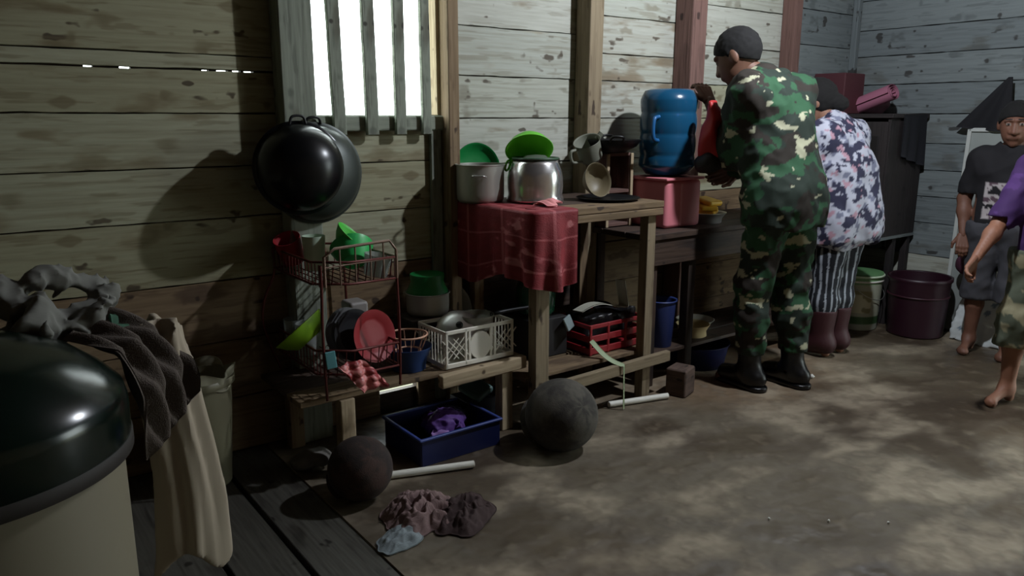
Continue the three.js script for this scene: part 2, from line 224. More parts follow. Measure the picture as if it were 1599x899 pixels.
// floor
const floor = structure('floor', 'damp mottled earth and cement floor', 'floor');
{ const FW = XW - XL, FD = ZR - ZW;
  const pat = (u, v) => { const x = u * FW, y = v * FD; const a = fbm3(x * 1.1, y * 1.1, 3, 5) + 0.5, b = fbm3(x * 2.2 + y, y * 3.6 - x, 9, 5) + 0.5, c = fbm3(x * 12, y * 12, 21, 4) + 0.5, d = fbm3(x * 0.55 + 2, y * 0.55, 33, 2) + 0.5; return [a, b, c, d]; };
  const map = tex(1536, 1024, (u, v) => { const [a, b, c, d] = pat(u, v); let k = lerp3([112, 92, 70], [94, 85, 70], step(0.3, 0.7, d)); k = lerp3(k, [66, 55, 43], step(0.4, 0.75, a) * 0.8); k = lerp3(k, [150, 138, 118], step(0.45, 0.8, b) * 0.8); k = lerp3(k, [60, 50, 39], step(0.45, 0.85, c) * 0.4); k = lerp3(k, [152, 140, 120], step(0.6, 0.85, c) * 0.35); return k; }, FW, FD);
  const rough = tex(512, 384, (u, v) => { const [a, b] = pat(u, v); const r = 255 * mix(0.42, 0.85, step(0.35, 0.62, b * 0.6 + (1 - a) * 0.4)); return [r, r, r]; }, FW, FD, false);
  const bump = tex(1024, 768, (u, v) => { const [a, b, c] = pat(u, v); const r = 255 * sat(0.35 * b + 0.35 * a + 0.3 * c); return [r, r, r]; }, FW, FD, false);
  const fm = new THREE.MeshStandardMaterial({ map, roughnessMap: rough, roughness: 1, bumpMap: bump, bumpScale: 0.03 });
  const x0 = -3.99; const g = metre(new THREE.BoxGeometry(XW - x0, 0.1, FD)); part(floor, 'cement', g, fm, [(XW + x0) / 2, -0.05, (ZR + ZW) / 2]);
  { const uv = g.attributes.uv; for (let i = 0; i < uv.count; i++) uv.setXY(i, uv.getX(i) - XL + (XW + x0) / 2, uv.getY(i) + FD / 2); }
  part(floor, 'joist_bed', metre(new THREE.BoxGeometry(x0 - XL, 0.06, FD)), W.dark, [(XL + x0) / 2, -0.07, (ZR + ZW) / 2]);
  const deckM = [wmat(woodTex([78, 76, 70], [44, 42, 38], [34, 30, 27], 0.56, 30), 0.5), wmat(woodTex([70, 68, 62], [40, 37, 34], [32, 28, 25], 0.55, 31), 0.55)];
  let x = x0; for (let i = 0; i < 15 && x > XL + 0.05; i++) { const w = Math.min(0.19 + 0.03 * RN(), x - XL); const b = grainTurn(metre(new RoundedBoxGeometry(w - (i === 1 ? 0.022 : 0.01), 0.035, FD, 1, 0.004), RN() * 2, RN())); const q = b.attributes.uv; for (let k = 0; k < q.count; k++) q.setXY(k, q.getX(k), q.getY(k));
    part(floor, 'floor_board', b, deckM[i % 2], [x - w / 2, -0.0185 + (RN() - 0.5) * 0.004, (ZR + ZW) / 2]); x -= w; }
}
// footings under the walls and the ground outside
part(floor, 'footing', metre(new THREE.BoxGeometry(XW - XL + 0.4, 0.1, 0.08)), W.dark, [(XW + XL) / 2, -0.056, ZW - 0.0405]);
part(floor, 'footing', metre(new THREE.BoxGeometry(0.08, 0.1, ZR - ZW)), W.dark, [XW + 0.0405, -0.056, (ZR + ZW) / 2]);
{ const g = part(scene, 'ground', new THREE.CircleGeometry(60, 48), M(0x7d7a66, 0.95), [-3.5, -0.25, 2], [-Math.PI / 2, 0, 0]); g.userData = { kind: 'structure', label: 'bare ground outside the house', category: 'ground' }; }
// hanging lamp above the picture
{ const t = thing('hanging_lamp', 'bare cool white bulb hanging from the roof', 'lamp', LAMP_POS);
  part(t, 'bulb', new THREE.SphereGeometry(0.035, 20, 14), new THREE.MeshStandardMaterial({ color: 0xffffff, emissive: LAMP_COLOR, emissiveIntensity: 6 }));
  part(t, 'socket', cyl(0.018, 0.022, 0.06), M(0x222222, 0.5), [0, 0.06, 0]);
  part(t, 'cord', cyl(0.003, 0.003, TOP - LAMP_POS[1] - 0.09, 8), M(0x181818, 0.6), [0, 0.09 + (TOP - LAMP_POS[1] - 0.09) / 2, 0]);
  const l = new THREE.PointLight(LAMP_COLOR, LAMP_CD, 0, 2); l.name = 'lamp_light'; l.castShadow = true; l.shadow.radius = 1.6; t.add(l); }
// ---------- furniture ----------
{ const t = thing('kitchen_table', 'tall rough timber table carrying the two aluminium pots', 'table', [-2.74, 0, 0.16]);
  for (let i = 0; i < 4; i++) part(t, 'top_board', rbox(0.74, 0.028, 0.132), i === 3 ? W.brown[1] : W.dark, [0, 0.886, -0.195 + i * 0.135]);
  const leg = (x, z, w, m) => part(t, 'leg', post(w, 0.872, 0.05), m, [x, 0.436, z]);
  leg(-0.285, 0.225, 0.07, W.timber); leg(0.315, 0.235, 0.05, W.timber); leg(-0.3, -0.2, 0.05, W.brown[0]); leg(0.315, -0.2, 0.05, W.brown[0]);
  part(t, 'top_rail', rbox(0.66, 0.03, 0.025), W.brown[1], [0.03, 0.855, 0.27]);
  part(t, 'low_rail', rbox(0.64, 0.048, 0.028), W.timber, [0.12, 0.182, 0.28], [0, 0.02, 0.012]);
  part(t, 'cross_rail', rbox(0.03, 0.045, 0.5), W.brown[0], [-0.26, 0.182, 0.0]); part(t, 'cross_rail', rbox(0.03, 0.045, 0.5), W.brown[0], [0.315, 0.182, 0.0]);
  for (let i = 0; i < 3; i++) part(t, 'shelf_board', rbox(0.7, 0.018, 0.14), W.brown[i % 2], [0, 0.214, -0.16 + i * 0.155]);
  part(t, 'back_panel', rbox(0.66, 0.5, 0.012), W.dark, [0, 0.6, -0.235]);
}
{ const red = tex(384, 384, (u, v) => { const p = tfbm(u, v, 5, 5, 50, 3), q = tfbm(u, v, 14, 14, 51, 3), grid = Math.min(Math.abs((u * 3) % 1 - 0.5), Math.abs((v * 3) % 1 - 0.5)); let c = lerp3([112, 24, 32], [136, 36, 44], q); c = lerp3(c, [196, 128, 128], step(0.55, 0.62, p) * step(0.4, 0.6, q) * 0.8); c = lerp3(c, [186, 112, 112], step(0.04, 0.02, grid) * 0.6); return c; });
  const m = new THREE.MeshStandardMaterial({ map: red, roughness: 0.65, bumpMap: bumpCloth, bumpScale: 0.002 });
  const x0 = -3.122, z1 = 0.452;
  const g = sheet((u, v) => { // over the left end of the table and round its front corner
    const s = u * 0.72; let ex, ez, nx, nz; const Lz = 0.5, rc = 0.05;
    if (s < Lz) { ex = x0; ez = -0.085 + s; nx = -1; nz = 0; } else { const a = Math.min((s - Lz) / rc, 1.4) ; const th = Math.min(a, 1) * Math.PI / 2; nx = -Math.cos(th); nz = Math.sin(th); const over = Math.max(0, s - Lz - rc * 1.0); ex = x0 + rc - rc * Math.cos(th) + over; ez = -0.085 + Lz + rc * Math.sin(th) ; }
    if (v < 0.22) { const q = 1 - v / 0.22; return [Math.max(ex, x0) - nx * 0.16 * q, 0.9045 + 0.002 * Math.sin(9 * u) , Math.min(ez, z1) - nz * 0.1 * q]; }
    const h = (v - 0.22) / 0.78, len = 0.31 + 0.03 * Math.sin(u * 9) - 0.03 * u, f = (0.012 * Math.sin(u * 46) + 0.012 * Math.sin(u * 23 + 1)) * h * (0.25 + 1.3 * u) + 0.006;
    return [ex + nx * f, 0.9045 - h * len - 0.0, ez + nz * f]; }, 110, 40, 0.003);
  one('tablecloth', 'red patterned cloth draped over the end of the tall table', 'cloth', g, m);
  const fold = sheet((u, v) => { const a = u * 0.2; return [-2.99 + a * 0.72, 0.912 + 0.012 * Math.sin(v * Math.PI) * (1 + 0.6 * Math.sin(u * 17)), 0.30 + 0.09 * v + 0.03 * Math.sin(u * 6) - a * 0.35]; }, 40, 14, 0.006);
  one('pink_rag', 'bunched pink rag at the foot of the shiny pot', 'rag', fold, M(0xd98c8c, 0.8)); }
{ const t = thing('bench', 'low plank bench holding the dish rack and white basket', 'bench', [-3.54, 0, 0.14]);
  for (let i = 0; i < 3; i++) part(t, 'top_board', rbox(0.94, 0.02, 0.125), i === 2 ? W.brown[1] : W.dark, [0, 0.298, -0.14 + i * 0.132]);
  part(t, 'front_beam', rbox(0.4, 0.052, 0.035, 0.006), W.pale, [0.265, 0.284, 0.215], [0, 0, 0.02]);
  for (const [x, z, m] of [[0.395, 0.17, W.pale], [-0.3, 0.17, W.pale], [0.395, -0.17, W.brown[0]], [-0.36, -0.17, W.brown[0]]]) part(t, 'leg', post(0.055, 0.287, 0.05), m, [x, 0.1435, z]);
  part(t, 'rail', rbox(0.7, 0.03, 0.02), W.timber, [0.03, 0.26, -0.17]); }
{ const t = thing('work_counter', 'dark wooden counter against the wall in front of the man', 'counter', [-1.5, 0, 0.13]);
  for (let i = 0; i < 3; i++) part(t, 'top_board', rbox(1.74, 0.028, 0.148), W.dark, [0, 0.722, -0.155 + i * 0.151]);
  part(t, 'apron', rbox(1.66, 0.12, 0.022), W.dark, [0, 0.647, 0.2]);
  for (const [x, z] of [[-0.8, 0.17], [-0.53, 0.17], [0.8, 0.17], [-0.8, -0.18], [0.8, -0.18]]) part(t, 'leg', post(0.05, 0.707, 0.05), W.dark, [x, 0.354, z]);
  for (let i = 0; i < 3; i++) part(t, 'shelf_board', rbox(1.55, 0.018, 0.12), W.dark, [0, 0.152, -0.13 + i * 0.13]); }
// ---------- metal and plastic shared ----------
const alu = M(0xc9c9c6, 0.34, 0.85), aluDull = M(0xa9a8a0, 0.5, 0.75), soot = M(0x17181a, 0.42, 0.3), sootRough = M(0x2a2927, 0.85);
const green = M(0x2fae58, 0.4), greenDk = M(0x0c7a3a, 0.42), lime = M(0x62c229, 0.42), limeY = M(0x7fae22, 0.45), redP = M(0x8a121c, 0.5), whiteP = M(0xdedbd2, 0.45), blueP = M(0x1d3f86, 0.45), navy = M(0x141d4a, 0.45);
const bowlGeo = (r, h, foot = 0.5, th = 0.003) => lathe([[0.001, 0.004], [r * foot * 0.9, 0.004], [r * foot, 0], [r * foot + th, 0.002], [r * 0.8, h * 0.45], [r * 0.95, h * 0.85], [r * 1.02, h], [r, h + 0.002], [r * 0.95 - th, h * 0.88], [r * 0.8 - th, h * 0.48], [r * foot, 0.009], [0.001, 0.008]]);
const plateGeo = (r) => lathe([[0.001, 0], [r * 0.6, 0], [r * 0.7, 0.006], [r, 0.018], [r, 0.021], [r * 0.68, 0.01], [r * 0.58, 0.004], [0.001, 0.004]]);
const cupGeo = (r, h) => lathe([[0.001, 0], [r * 0.8, 0], [r * 0.82, 0.003], [r, h], [r - 0.002, h + 0.001], [r * 0.8 - 0.003, 0.005], [0.001, 0.005]], 28);
function pot(t, r, h, mat, rimMat = mat) { part(t, 'body', lathe([[0.001, 0], [r * 0.9, 0], [r * 0.98, 0.012], [r, 0.035], [r, h - 0.006], [r + 0.006, h], [r + 0.005, h + 0.003], [r - 0.003, h], [r - 0.004, 0.03], [r * 0.9, 0.006], [0.001, 0.005]], 48), mat); }
// pots on the table
{ const t = thing('cooking_pot', 'straight sided aluminium pot with a dark green bowl behind it', 'pot', [-3.062, 0.906, 0.032], 0.9);
  pot(t, 0.1, 0.155, aluDull); for (const s of [-1, 1]) part(t, 'handle', wire([[s * 0.1, 0.11, -0.03], [s * 0.128, 0.115, -0.025], [s * 0.128, 0.115, 0.025], [s * 0.1, 0.11, 0.03]], 0.004), alu);
  one('green_bowl', 'dark green plastic bowl standing behind the straight sided pot', 'bowl', bowlGeo(0.105, 0.04), greenDk, [-2.998, 1.035, -0.11], [1.4, 0, 0.2]); }
{ const t = thing('shiny_pot', 'shiny bulging aluminium pot with a lime bowl on top', 'pot', [-2.87, 0.906, 0.16]), r = 0.118;
  part(t, 'body', lathe([[0.001, 0], [r * 0.95, 0], [r * 1.03, 0.006], [r * 1.02, 0.014], [r * 0.97, 0.03], [r * 1.0, 0.06], [r * 0.99, 0.1], [r * 0.94, 0.13], [r * 0.84, 0.158], [r * 0.8, 0.172], [r * 0.77, 0.165], [r * 0.9, 0.09], [r * 0.9, 0.02], [0.001, 0.01]], 56), M(0xe0dedd, 0.22, 0.9));
  const l = part(t, 'lid', lathe([[0.001, 0.012], [r * 0.35, 0.008], [r * 0.5, -0.004], [r * 0.78, 0], [r * 0.8, 0.004], [r * 0.5, 0.002], [r * 0.36, 0.016], [0.001, 0.02]], 40), alu, [0, 0.176, 0]); part(l, 'rim', new THREE.TorusGeometry(r * 0.8, 0.005, 8, 40), M(0x35503a, 0.5), [0, 0.004, 0], [Math.PI / 2, 0, 0]);
  one('lime_bowl', 'lime green plastic bowl tipped on the shiny pot', 'bowl', bowlGeo(0.1, 0.06), lime, [-2.865, 1.165, 0.105], [2.5, 0, 0.35]);
  const k = thing('green_strainer', 'small green plastic strainer between the two pots', 'strainer', [-2.955, 1.055, 0.08]); part(k, 'ring', new THREE.TorusGeometry(0.022, 0.005, 8, 20), lime, [0, 0, 0], [0.3, 0.5, 0]); part(k, 'ring', new THREE.TorusGeometry(0.016, 0.004, 8, 20), lime, [0.03, 0.012, 0.0], [0.2, 0.3, 0]); }
{ const t = thing('hanging_jug', 'pale plastic jug hanging from the timber post', 'jug', [-2.44, 1.06, 0.04]); t.rotation.set(0.2, 0, 0.5); const jm = M(0x75776a, 0.55);
  part(t, 'body', lathe([[0.001, 0], [0.045, 0], [0.055, 0.02], [0.06, 0.1], [0.064, 0.105], [0.057, 0.1], [0.05, 0.015], [0.001, 0.01]]), jm); part(t, 'handle', wire([[-0.06, 0.09, 0], [-0.1, 0.1, 0], [-0.105, 0.05, 0], [-0.056, 0.025, 0]], 0.007, false, true), jm);
  part(t, 'spout', wire([[0.055, 0.08, 0], [0.085, 0.1, 0.01]], 0.014), jm); }
{ const t = thing('tipped_bowl', 'cream enamel bowl with a dark mouth on the table', 'bowl', [-2.6, 0.9, 0.2]); t.rotation.y = -0.5;
  part(t, 'body', bowlGeo(0.075, 0.06), M(0x6e644c, 0.5), [0, 0.074, 0], [1.25, 0, -0.5]); }
one('black_tray', 'flat black round tray lying on the table front', 'tray', lathe([[0.001, 0], [0.12, 0], [0.14, 0.012], [0.137, 0.014], [0.118, 0.004], [0.001, 0.004]]), soot, [-2.55, 0.901, 0.27]);
{ const t = thing('red_shelf_box', 'reddish wooden box shelf beside the water jug', 'box', [-2.275, 0.737, -0.02]);
  for (const x of [-0.075, 0.075]) part(t, 'side', post(0.016, 0.35, 0.15), W.red, [x, 0.175, 0]);
  for (const y of [0.01, 0.17, 0.345]) part(t, 'shelf', rbox(0.15, 0.016, 0.15), W.red, [0, y, 0]);
  part(t, 'back', rbox(0.15, 0.34, 0.008), W.red, [0, 0.175, -0.068]); for (const x of [-0.078, 0.078]) part(t, 'front_strip', post(0.018, 0.35, 0.01), W.pale, [x, 0.175, 0.08]); }
{ const t = thing('frying_pan', 'black two handled pan on the reddish box shelf', 'pan', [-2.315, 1.091, 0.045], 0.95);
  part(t, 'body', lathe([[0.001, 0], [0.06, 0.002], [0.115, 0.03], [0.135, 0.06], [0.133, 0.062], [0.11, 0.034], [0.058, 0.008], [0.001, 0.006]]), soot);
  for (const s of [-1, 1]) part(t, 'handle', wire([[s * 0.128, 0.055, -0.03], [s * 0.165, 0.075, -0.022], [s * 0.165, 0.075, 0.022], [s * 0.128, 0.055, 0.03]], 0.006, false, true), soot); }
// water jug on pink base
{ const t = thing('pink_container', 'pink plastic container under the blue water jug', 'container', [-2.04, 0.737, 0.14]); const pm = M(0xd9818a, 0.5);
  part(t, 'body', rbox(0.25, 0.225, 0.24, 0.02), pm, [0, 0.1125, 0]); part(t, 'lip', rbox(0.27, 0.014, 0.26, 0.006), pm, [0, 0.232, 0]); part(t, 'seam', rbox(0.014, 0.2, 0.01), M(0xe29aa0, 0.5), [-0.02, 0.11, 0.118]); }
{ const t = thing('water_jug', 'large translucent blue water jug on the pink container', 'water jug', [-2.04, 0.977, 0.14]), r = 0.135;
  const pr = [[0.001, 0], [0.05, 0], [0.1, 0.01], [r * 0.95, 0.04]]; for (let i = 0; i <= 40; i++) { const y = 0.05 + 0.31 * i / 40, rib = Math.pow(Math.abs(Math.sin(y * Math.PI / 0.1)), 0.35); pr.push([r * (0.93 + 0.07 * rib), y]); } pr.push([r * 0.96, 0.375], [r * 0.86, 0.4], [r * 0.66, 0.408], [0.001, 0.402]);
  part(t, 'body', lathe(pr, 56), new THREE.MeshPhysicalMaterial({ color: 0x1b5a80, roughness: 0.22, transmission: 0.35, thickness: 0, side: THREE.DoubleSide }));
  part(t, 'water', lathe([[0.001, 0.008], [0.09, 0.014], [r * 0.88, 0.05], [r * 0.88, 0.3], [0.001, 0.3]], 32), new THREE.MeshPhysicalMaterial({ color: 0x285f8c, roughness: 0.1 }));
  part(t, 'handle', wire([[-0.12, 0.17, 0.05], [-0.155, 0.18, 0.055], [-0.155, 0.27, 0.055], [-0.12, 0.28, 0.05]], 0.01, false, true), M(0x205a8e, 0.35)); }
{ const t = thing('steel_basin', 'small steel basin at the counter edge', 'basin', [-1.8, 0.737, 0.2]); part(t, 'body', bowlGeo(0.1, 0.05, 0.75), alu);
  for (let i = 0; i < 4; i++) one('yellow_packet', ['yellow food packet at the bottom of the pile in the basin', 'yellow food packet second from the bottom of the pile', 'yellow food packet third from the bottom of the pile', 'yellow food packet on top of the pile in the basin'][i], 'packet', mv(rbox(0.12, 0.026, 0.09, 0.011), 0, 0, 0), M(0xd8a92a, 0.5), [-1.8 + 0.012 * (i % 2), 0.761 + i * 0.027, 0.2], [0.05 * (i - 1), i * 0.5, 0.06], 'yellow packets in the basin'); }
// ---------- dish rack ----------
{ const t = thing('dish_rack', 'two tier wire dish rack crowded with cups and plates', 'dish rack', [-3.785, 0.308, 0.14]), rm = M(0x5a2622, 0.45, 0.4), X = 0.14, Z = 0.22;
  const lo = [], up = [], fr = [];
  const loop = (y, e = 0) => wire([[-X - e, y, -Z - e], [X + e, y, -Z - e], [X + e, y, Z + e], [-X - e, y, Z + e]], 0.0045, true);
  lo.push(loop(0.075), loop(0.16)); up.push(loop(0.395), loop(0.47));
  for (let i = -4; i <= 4; i++) { const x = i * X / 4.5; lo.push(wire([[x, 0.16, -Z], [x, 0.075, -Z], [x, 0.075, Z], [x, 0.16, Z]], 0.002)); up.push(wire([[x, 0.47, -Z], [x, 0.395, -Z], [x, 0.395, Z], [x, 0.47, Z]], 0.0022)); }
  for (let i = -7; i <= 7; i++) { const z = i * Z / 7.5; for (const s of [-1, 1]) { lo.push(wire([[s * X, 0.075, z], [s * X, 0.16, z]], 0.002)); up.push(wire([[s * X, 0.395, z], [s * X, 0.47, z]], 0.002)); } }
  const endp = wire([[-X * 0.9, 0.395, Z], [-X * 0.9, 0.5, Z], [-X * 0.75, 0.52, Z], [X * 0.9, 0.53, Z], [X, 0.515, Z], [X, 0.395, Z]], 0.0055);
  part(t, 'upper_basket', up, rm); part(t, 'lower_basket', lo, rm); part(t, 'end_frame', [endp, ...[-0.5, -0.1, 0.3, 0.65].map((q) => wire([[q * X, 0.395, Z], [q * X, 0.525, Z]], 0.003)), wire([[-X * 0.9, 0.46, Z], [X, 0.468, Z]], 0.003)], M(0x8a7466, 0.4, 0.5));
  for (const [sx, sz] of [[-1, -1], [1, -1], [-1, 1], [1, 1]]) { const b = sz < 0 && sx < 0 ? 0.055 : 0.004; part(t, 'leg', wire([[sx * X, 0.002, sz * Z], [sx * (X + b * 0.6), 0.1, sz * Z], [sx * (X + b), 0.2, sz * Z], [sx * (X + b * 0.8), 0.28, sz * Z], [sx * X, 0.38, sz * Z], [sx * X, 0.47, sz * Z]], 0.005, false, true), rm); }
  const clear = new THREE.MeshPhysicalMaterial({ color: 0xcfd4d0, roughness: 0.2, transmission: 0.7, thickness: 0, side: THREE.DoubleSide });
  one('red_cup', 'red plastic cup lying in the top tier of the rack', 'cup', cupGeo(0.05, 0.1), redP, [-3.865, 0.732, -0.03], [0.3, 0, 0.35]);
  one('white_cup', 'white plastic cup standing between red cup and green bowl', 'cup', cupGeo(0.042, 0.125), M(0xb9cdb6, 0.5), [-3.825, 0.708, 0.07]);
  one('bright_green_bowl', 'bright green plastic bowl tipped in the rack top tier', 'bowl', bowlGeo(0.078, 0.07), green, [-3.725, 0.742, 0.19], [-0.75, 0.4, -0.25]);
  one('small_green_bowl', 'paler green bowl tucked behind the bright green one', 'bowl', bowlGeo(0.062, 0.05), M(0x54c24a, 0.45), [-3.735, 0.8, 0.12], [0.5, 0, -0.6]);
  one('clear_tub', 'crumpled clear plastic tub behind the rack end frame', 'tub', cupGeo(0.05, 0.075), clear, [-3.695, 0.708, 0.295], [0.1, 0, -0.15]);
  one('yellow_green_bowl', 'yellow-green plastic bowl tilted in the lower tier', 'bowl', bowlGeo(0.1, 0.06), limeY, [-3.9, 0.475, 0.17], [-0.5, 0, 0.55]);
  one('glass_tumbler', 'clear tumbler at the back of the lower tier', 'glass', cupGeo(0.04, 0.12), clear, [-3.88, 0.39, -0.03]);
  one('glass_tumbler', 'clear tumbler behind the yellow-green bowl', 'glass', cupGeo(0.04, 0.12), clear, [-3.87, 0.39, 0.06]);
  const pl = (nm, lab, m, x, z, r, tilt) => one(nm, lab, 'plate', plateGeo(r), m, [x, 0.39 + r, z], [Math.PI / 2 + tilt, 0, -0.25]);
  pl('red_plate', 'red plate standing upright at the rack front', redP, -3.715, 0.285, 0.095, -0.25);
  pl('dark_plate', 'black plate standing behind the red plate', M(0x2a2a2c, 0.35), -3.765, 0.235, 0.095, -0.25);
  pl('dark_plate', 'grey glass plate standing behind the black plate', M(0x6a6a6c, 0.3), -3.78, 0.195, 0.095, -0.25);
  one('grey_tub', 'grey translucent square tub at the rack right', 'tub', rbox(0.075, 0.1, 0.09, 0.012), M(0x85807e, 0.4), [-3.69, 0.53, 0.1]);
  one('pink_packet', 'crumpled pink packet hanging from the rack front', 'packet', sheet((u, v) => [-3.885 + 0.1 * u + 0.075 * v, 0.425 - 0.1 * v + 0.01 * Math.sin(u * 3), 0.372 + 0.035 * Math.sin(v * 2.2) + 0.007 * Math.sin(u * 13 + v * 9) + 0.004 * Math.sin(v * 23)], 30, 30, 0.008), new THREE.MeshStandardMaterial({ map: tex(128, 128, (u, v) => lerp3([206, 128, 124], [150, 60, 62], step(0.5, 0.62, tfbm(u, v, 6, 6, 61, 3)))), roughness: 0.4 }));
  one('blue_sachet', 'tiny turquoise sachet on the rack corner', 'sachet', rbox(0.035, 0.06, 0.008, 0.003), M(0x5f9aa0, 0.45), [-3.91, 0.455, 0.372], [0, -0.2, 0.1]);
}
// pot with green bowl behind the basket
{ one('wooden_box', 'dark wooden box under the pot with green bowl', 'box', rbox(0.24, 0.15, 0.16), W.dark, [-3.33, 0.384, 0.03]);
  const t = thing('small_pot', 'dented aluminium pot capped by a green bowl', 'pot', [-3.33, 0.46, 0.03]); pot(t, 0.088, 0.09, aluDull);
  one('upturned_bowl', 'dark green bowl upturned on the dented pot', 'bowl', bowlGeo(0.085, 0.075, 0.8), M(0x0f6e34, 0.42), [-3.33, 0.628, 0.03], [Math.PI, 0, 0]);
  one('blue_basin', 'dark blue plastic basin beside the white basket', 'basin', bowlGeo(0.09, 0.09, 0.7), M(0x1a3768, 0.45), [-3.53, 0.309, 0.215]);
  const k = thing('wire_strainer', 'peach coloured wire strainer in the dark blue basin', 'strainer', [-3.53, 0.4, 0.215]); const km = M(0xc79a80, 0.5);
  for (let i = 0; i < 10; i++) { const a = i * Math.PI / 5; part(k, 'spoke', wire([[0.05 * Math.cos(a), -0.02, 0.05 * Math.sin(a)], [0.075 * Math.cos(a), 0.045, 0.075 * Math.sin(a)]], 0.0025), km); } part(k, 'rim', new THREE.TorusGeometry(0.075, 0.004, 6, 28), km, [0, 0.045, 0], [Math.PI / 2, 0, 0]); part(k, 'base_ring', new THREE.TorusGeometry(0.05, 0.004, 6, 24), km, [0, -0.02, 0], [Math.PI / 2, 0, 0]); }
// white basket
{ const t = thing('white_basket', 'white lattice plastic basket on the bench', 'basket', [-3.27, 0.312, 0.225]), wm = M(0xd8d3c6, 0.5), w = 0.32, d = 0.2, h = 0.15;
  part(t, 'base', rbox(w - 0.02, 0.008, d - 0.02), wm, [0, 0.005, 0]);
  for (const s of [-1, 1]) { const z = s * d / 2, L = [];
    L.push(mv(rbox(w, 0.016, 0.008), 0, h - 0.008, z), mv(rbox(w, 0.02, 0.008), 0, 0.01, z)); for (const x of [-0.155, -0.068, 0.068, 0.155]) L.push(mv(rbox(0.012, h, 0.008), x, h / 2, z));
    for (const cx of [-0.112, 0.112]) for (let i = -3; i <= 3; i++) for (const q of [-1, 1]) { const g = rbox(0.0035, 0.11, 0.005, 0.001); g.rotateZ(q * 0.75); const x = cx + i * 0.026; if (Math.abs(i) < 2) L.push(mv(g, x, 0.075, z)); }
    const ov = new THREE.CylinderGeometry(0.05, 0.05, 0.007, 28); ov.rotateX(Math.PI / 2); ov.scale(1, 1.1, 1); L.push(mv(ov, 0, 0.072, z)); for (const x of [-0.05, 0.05]) L.push(mv(rbox(0.012, h, 0.006), x, h / 2, z));
    part(t, 'side_lattice', L, wm); }
  for (const s of [-1, 1]) { const x = s * w / 2, L = [mv(rbox(0.008, 0.016, d), x, h - 0.008, 0), mv(rbox(0.008, 0.02, d), x, 0.01, 0)]; for (let i = -4; i <= 4; i++) L.push(mv(rbox(0.006, h, 0.006), x, h / 2, i * 0.022)); part(t, 'end_lattice', L, wm); }
  const l = thing('pot_lid', 'aluminium pot lid leaning in the white basket', 'lid', [-3.31, 0.43, 0.235]); l.rotation.set(0.75, 0, 0.35);
  part(l, 'disc', lathe([[0.001, 0.03], [0.05, 0.026], [0.08, 0.01], [0.09, 0], [0.088, -0.003], [0.078, 0.006], [0.05, 0.022], [0.001, 0.026]]), alu); part(l, 'knob', lathe([[0.001, 0.05], [0.012, 0.05], [0.015, 0.042], [0.008, 0.034], [0.01, 0.028]], 16), soot);
  const p = thing('long_pan', 'saucepan with long black handle poking from the basket', 'pan', [-3.22, 0.418, 0.225]); part(p, 'body', lathe([[0.001, 0], [0.06, 0], [0.066, 0.01], [0.07, 0.06], [0.073, 0.062], [0.062, 0.012], [0.001, 0.006]]), aluDull); part(p, 'handle', wire([[0.065, 0.052, 0.01], [0.15, 0.058, 0.02], [0.3, 0.066, 0.06]], 0.0085, false, true), soot);
  one('grey_basin', 'wide grey basin leaning on the wall behind the basket', 'basin', bowlGeo(0.112, 0.05, 0.7), M(0x8f8f88, 0.5), [-3.185, 0.43, -0.08], [1.25, 0, 0]); }
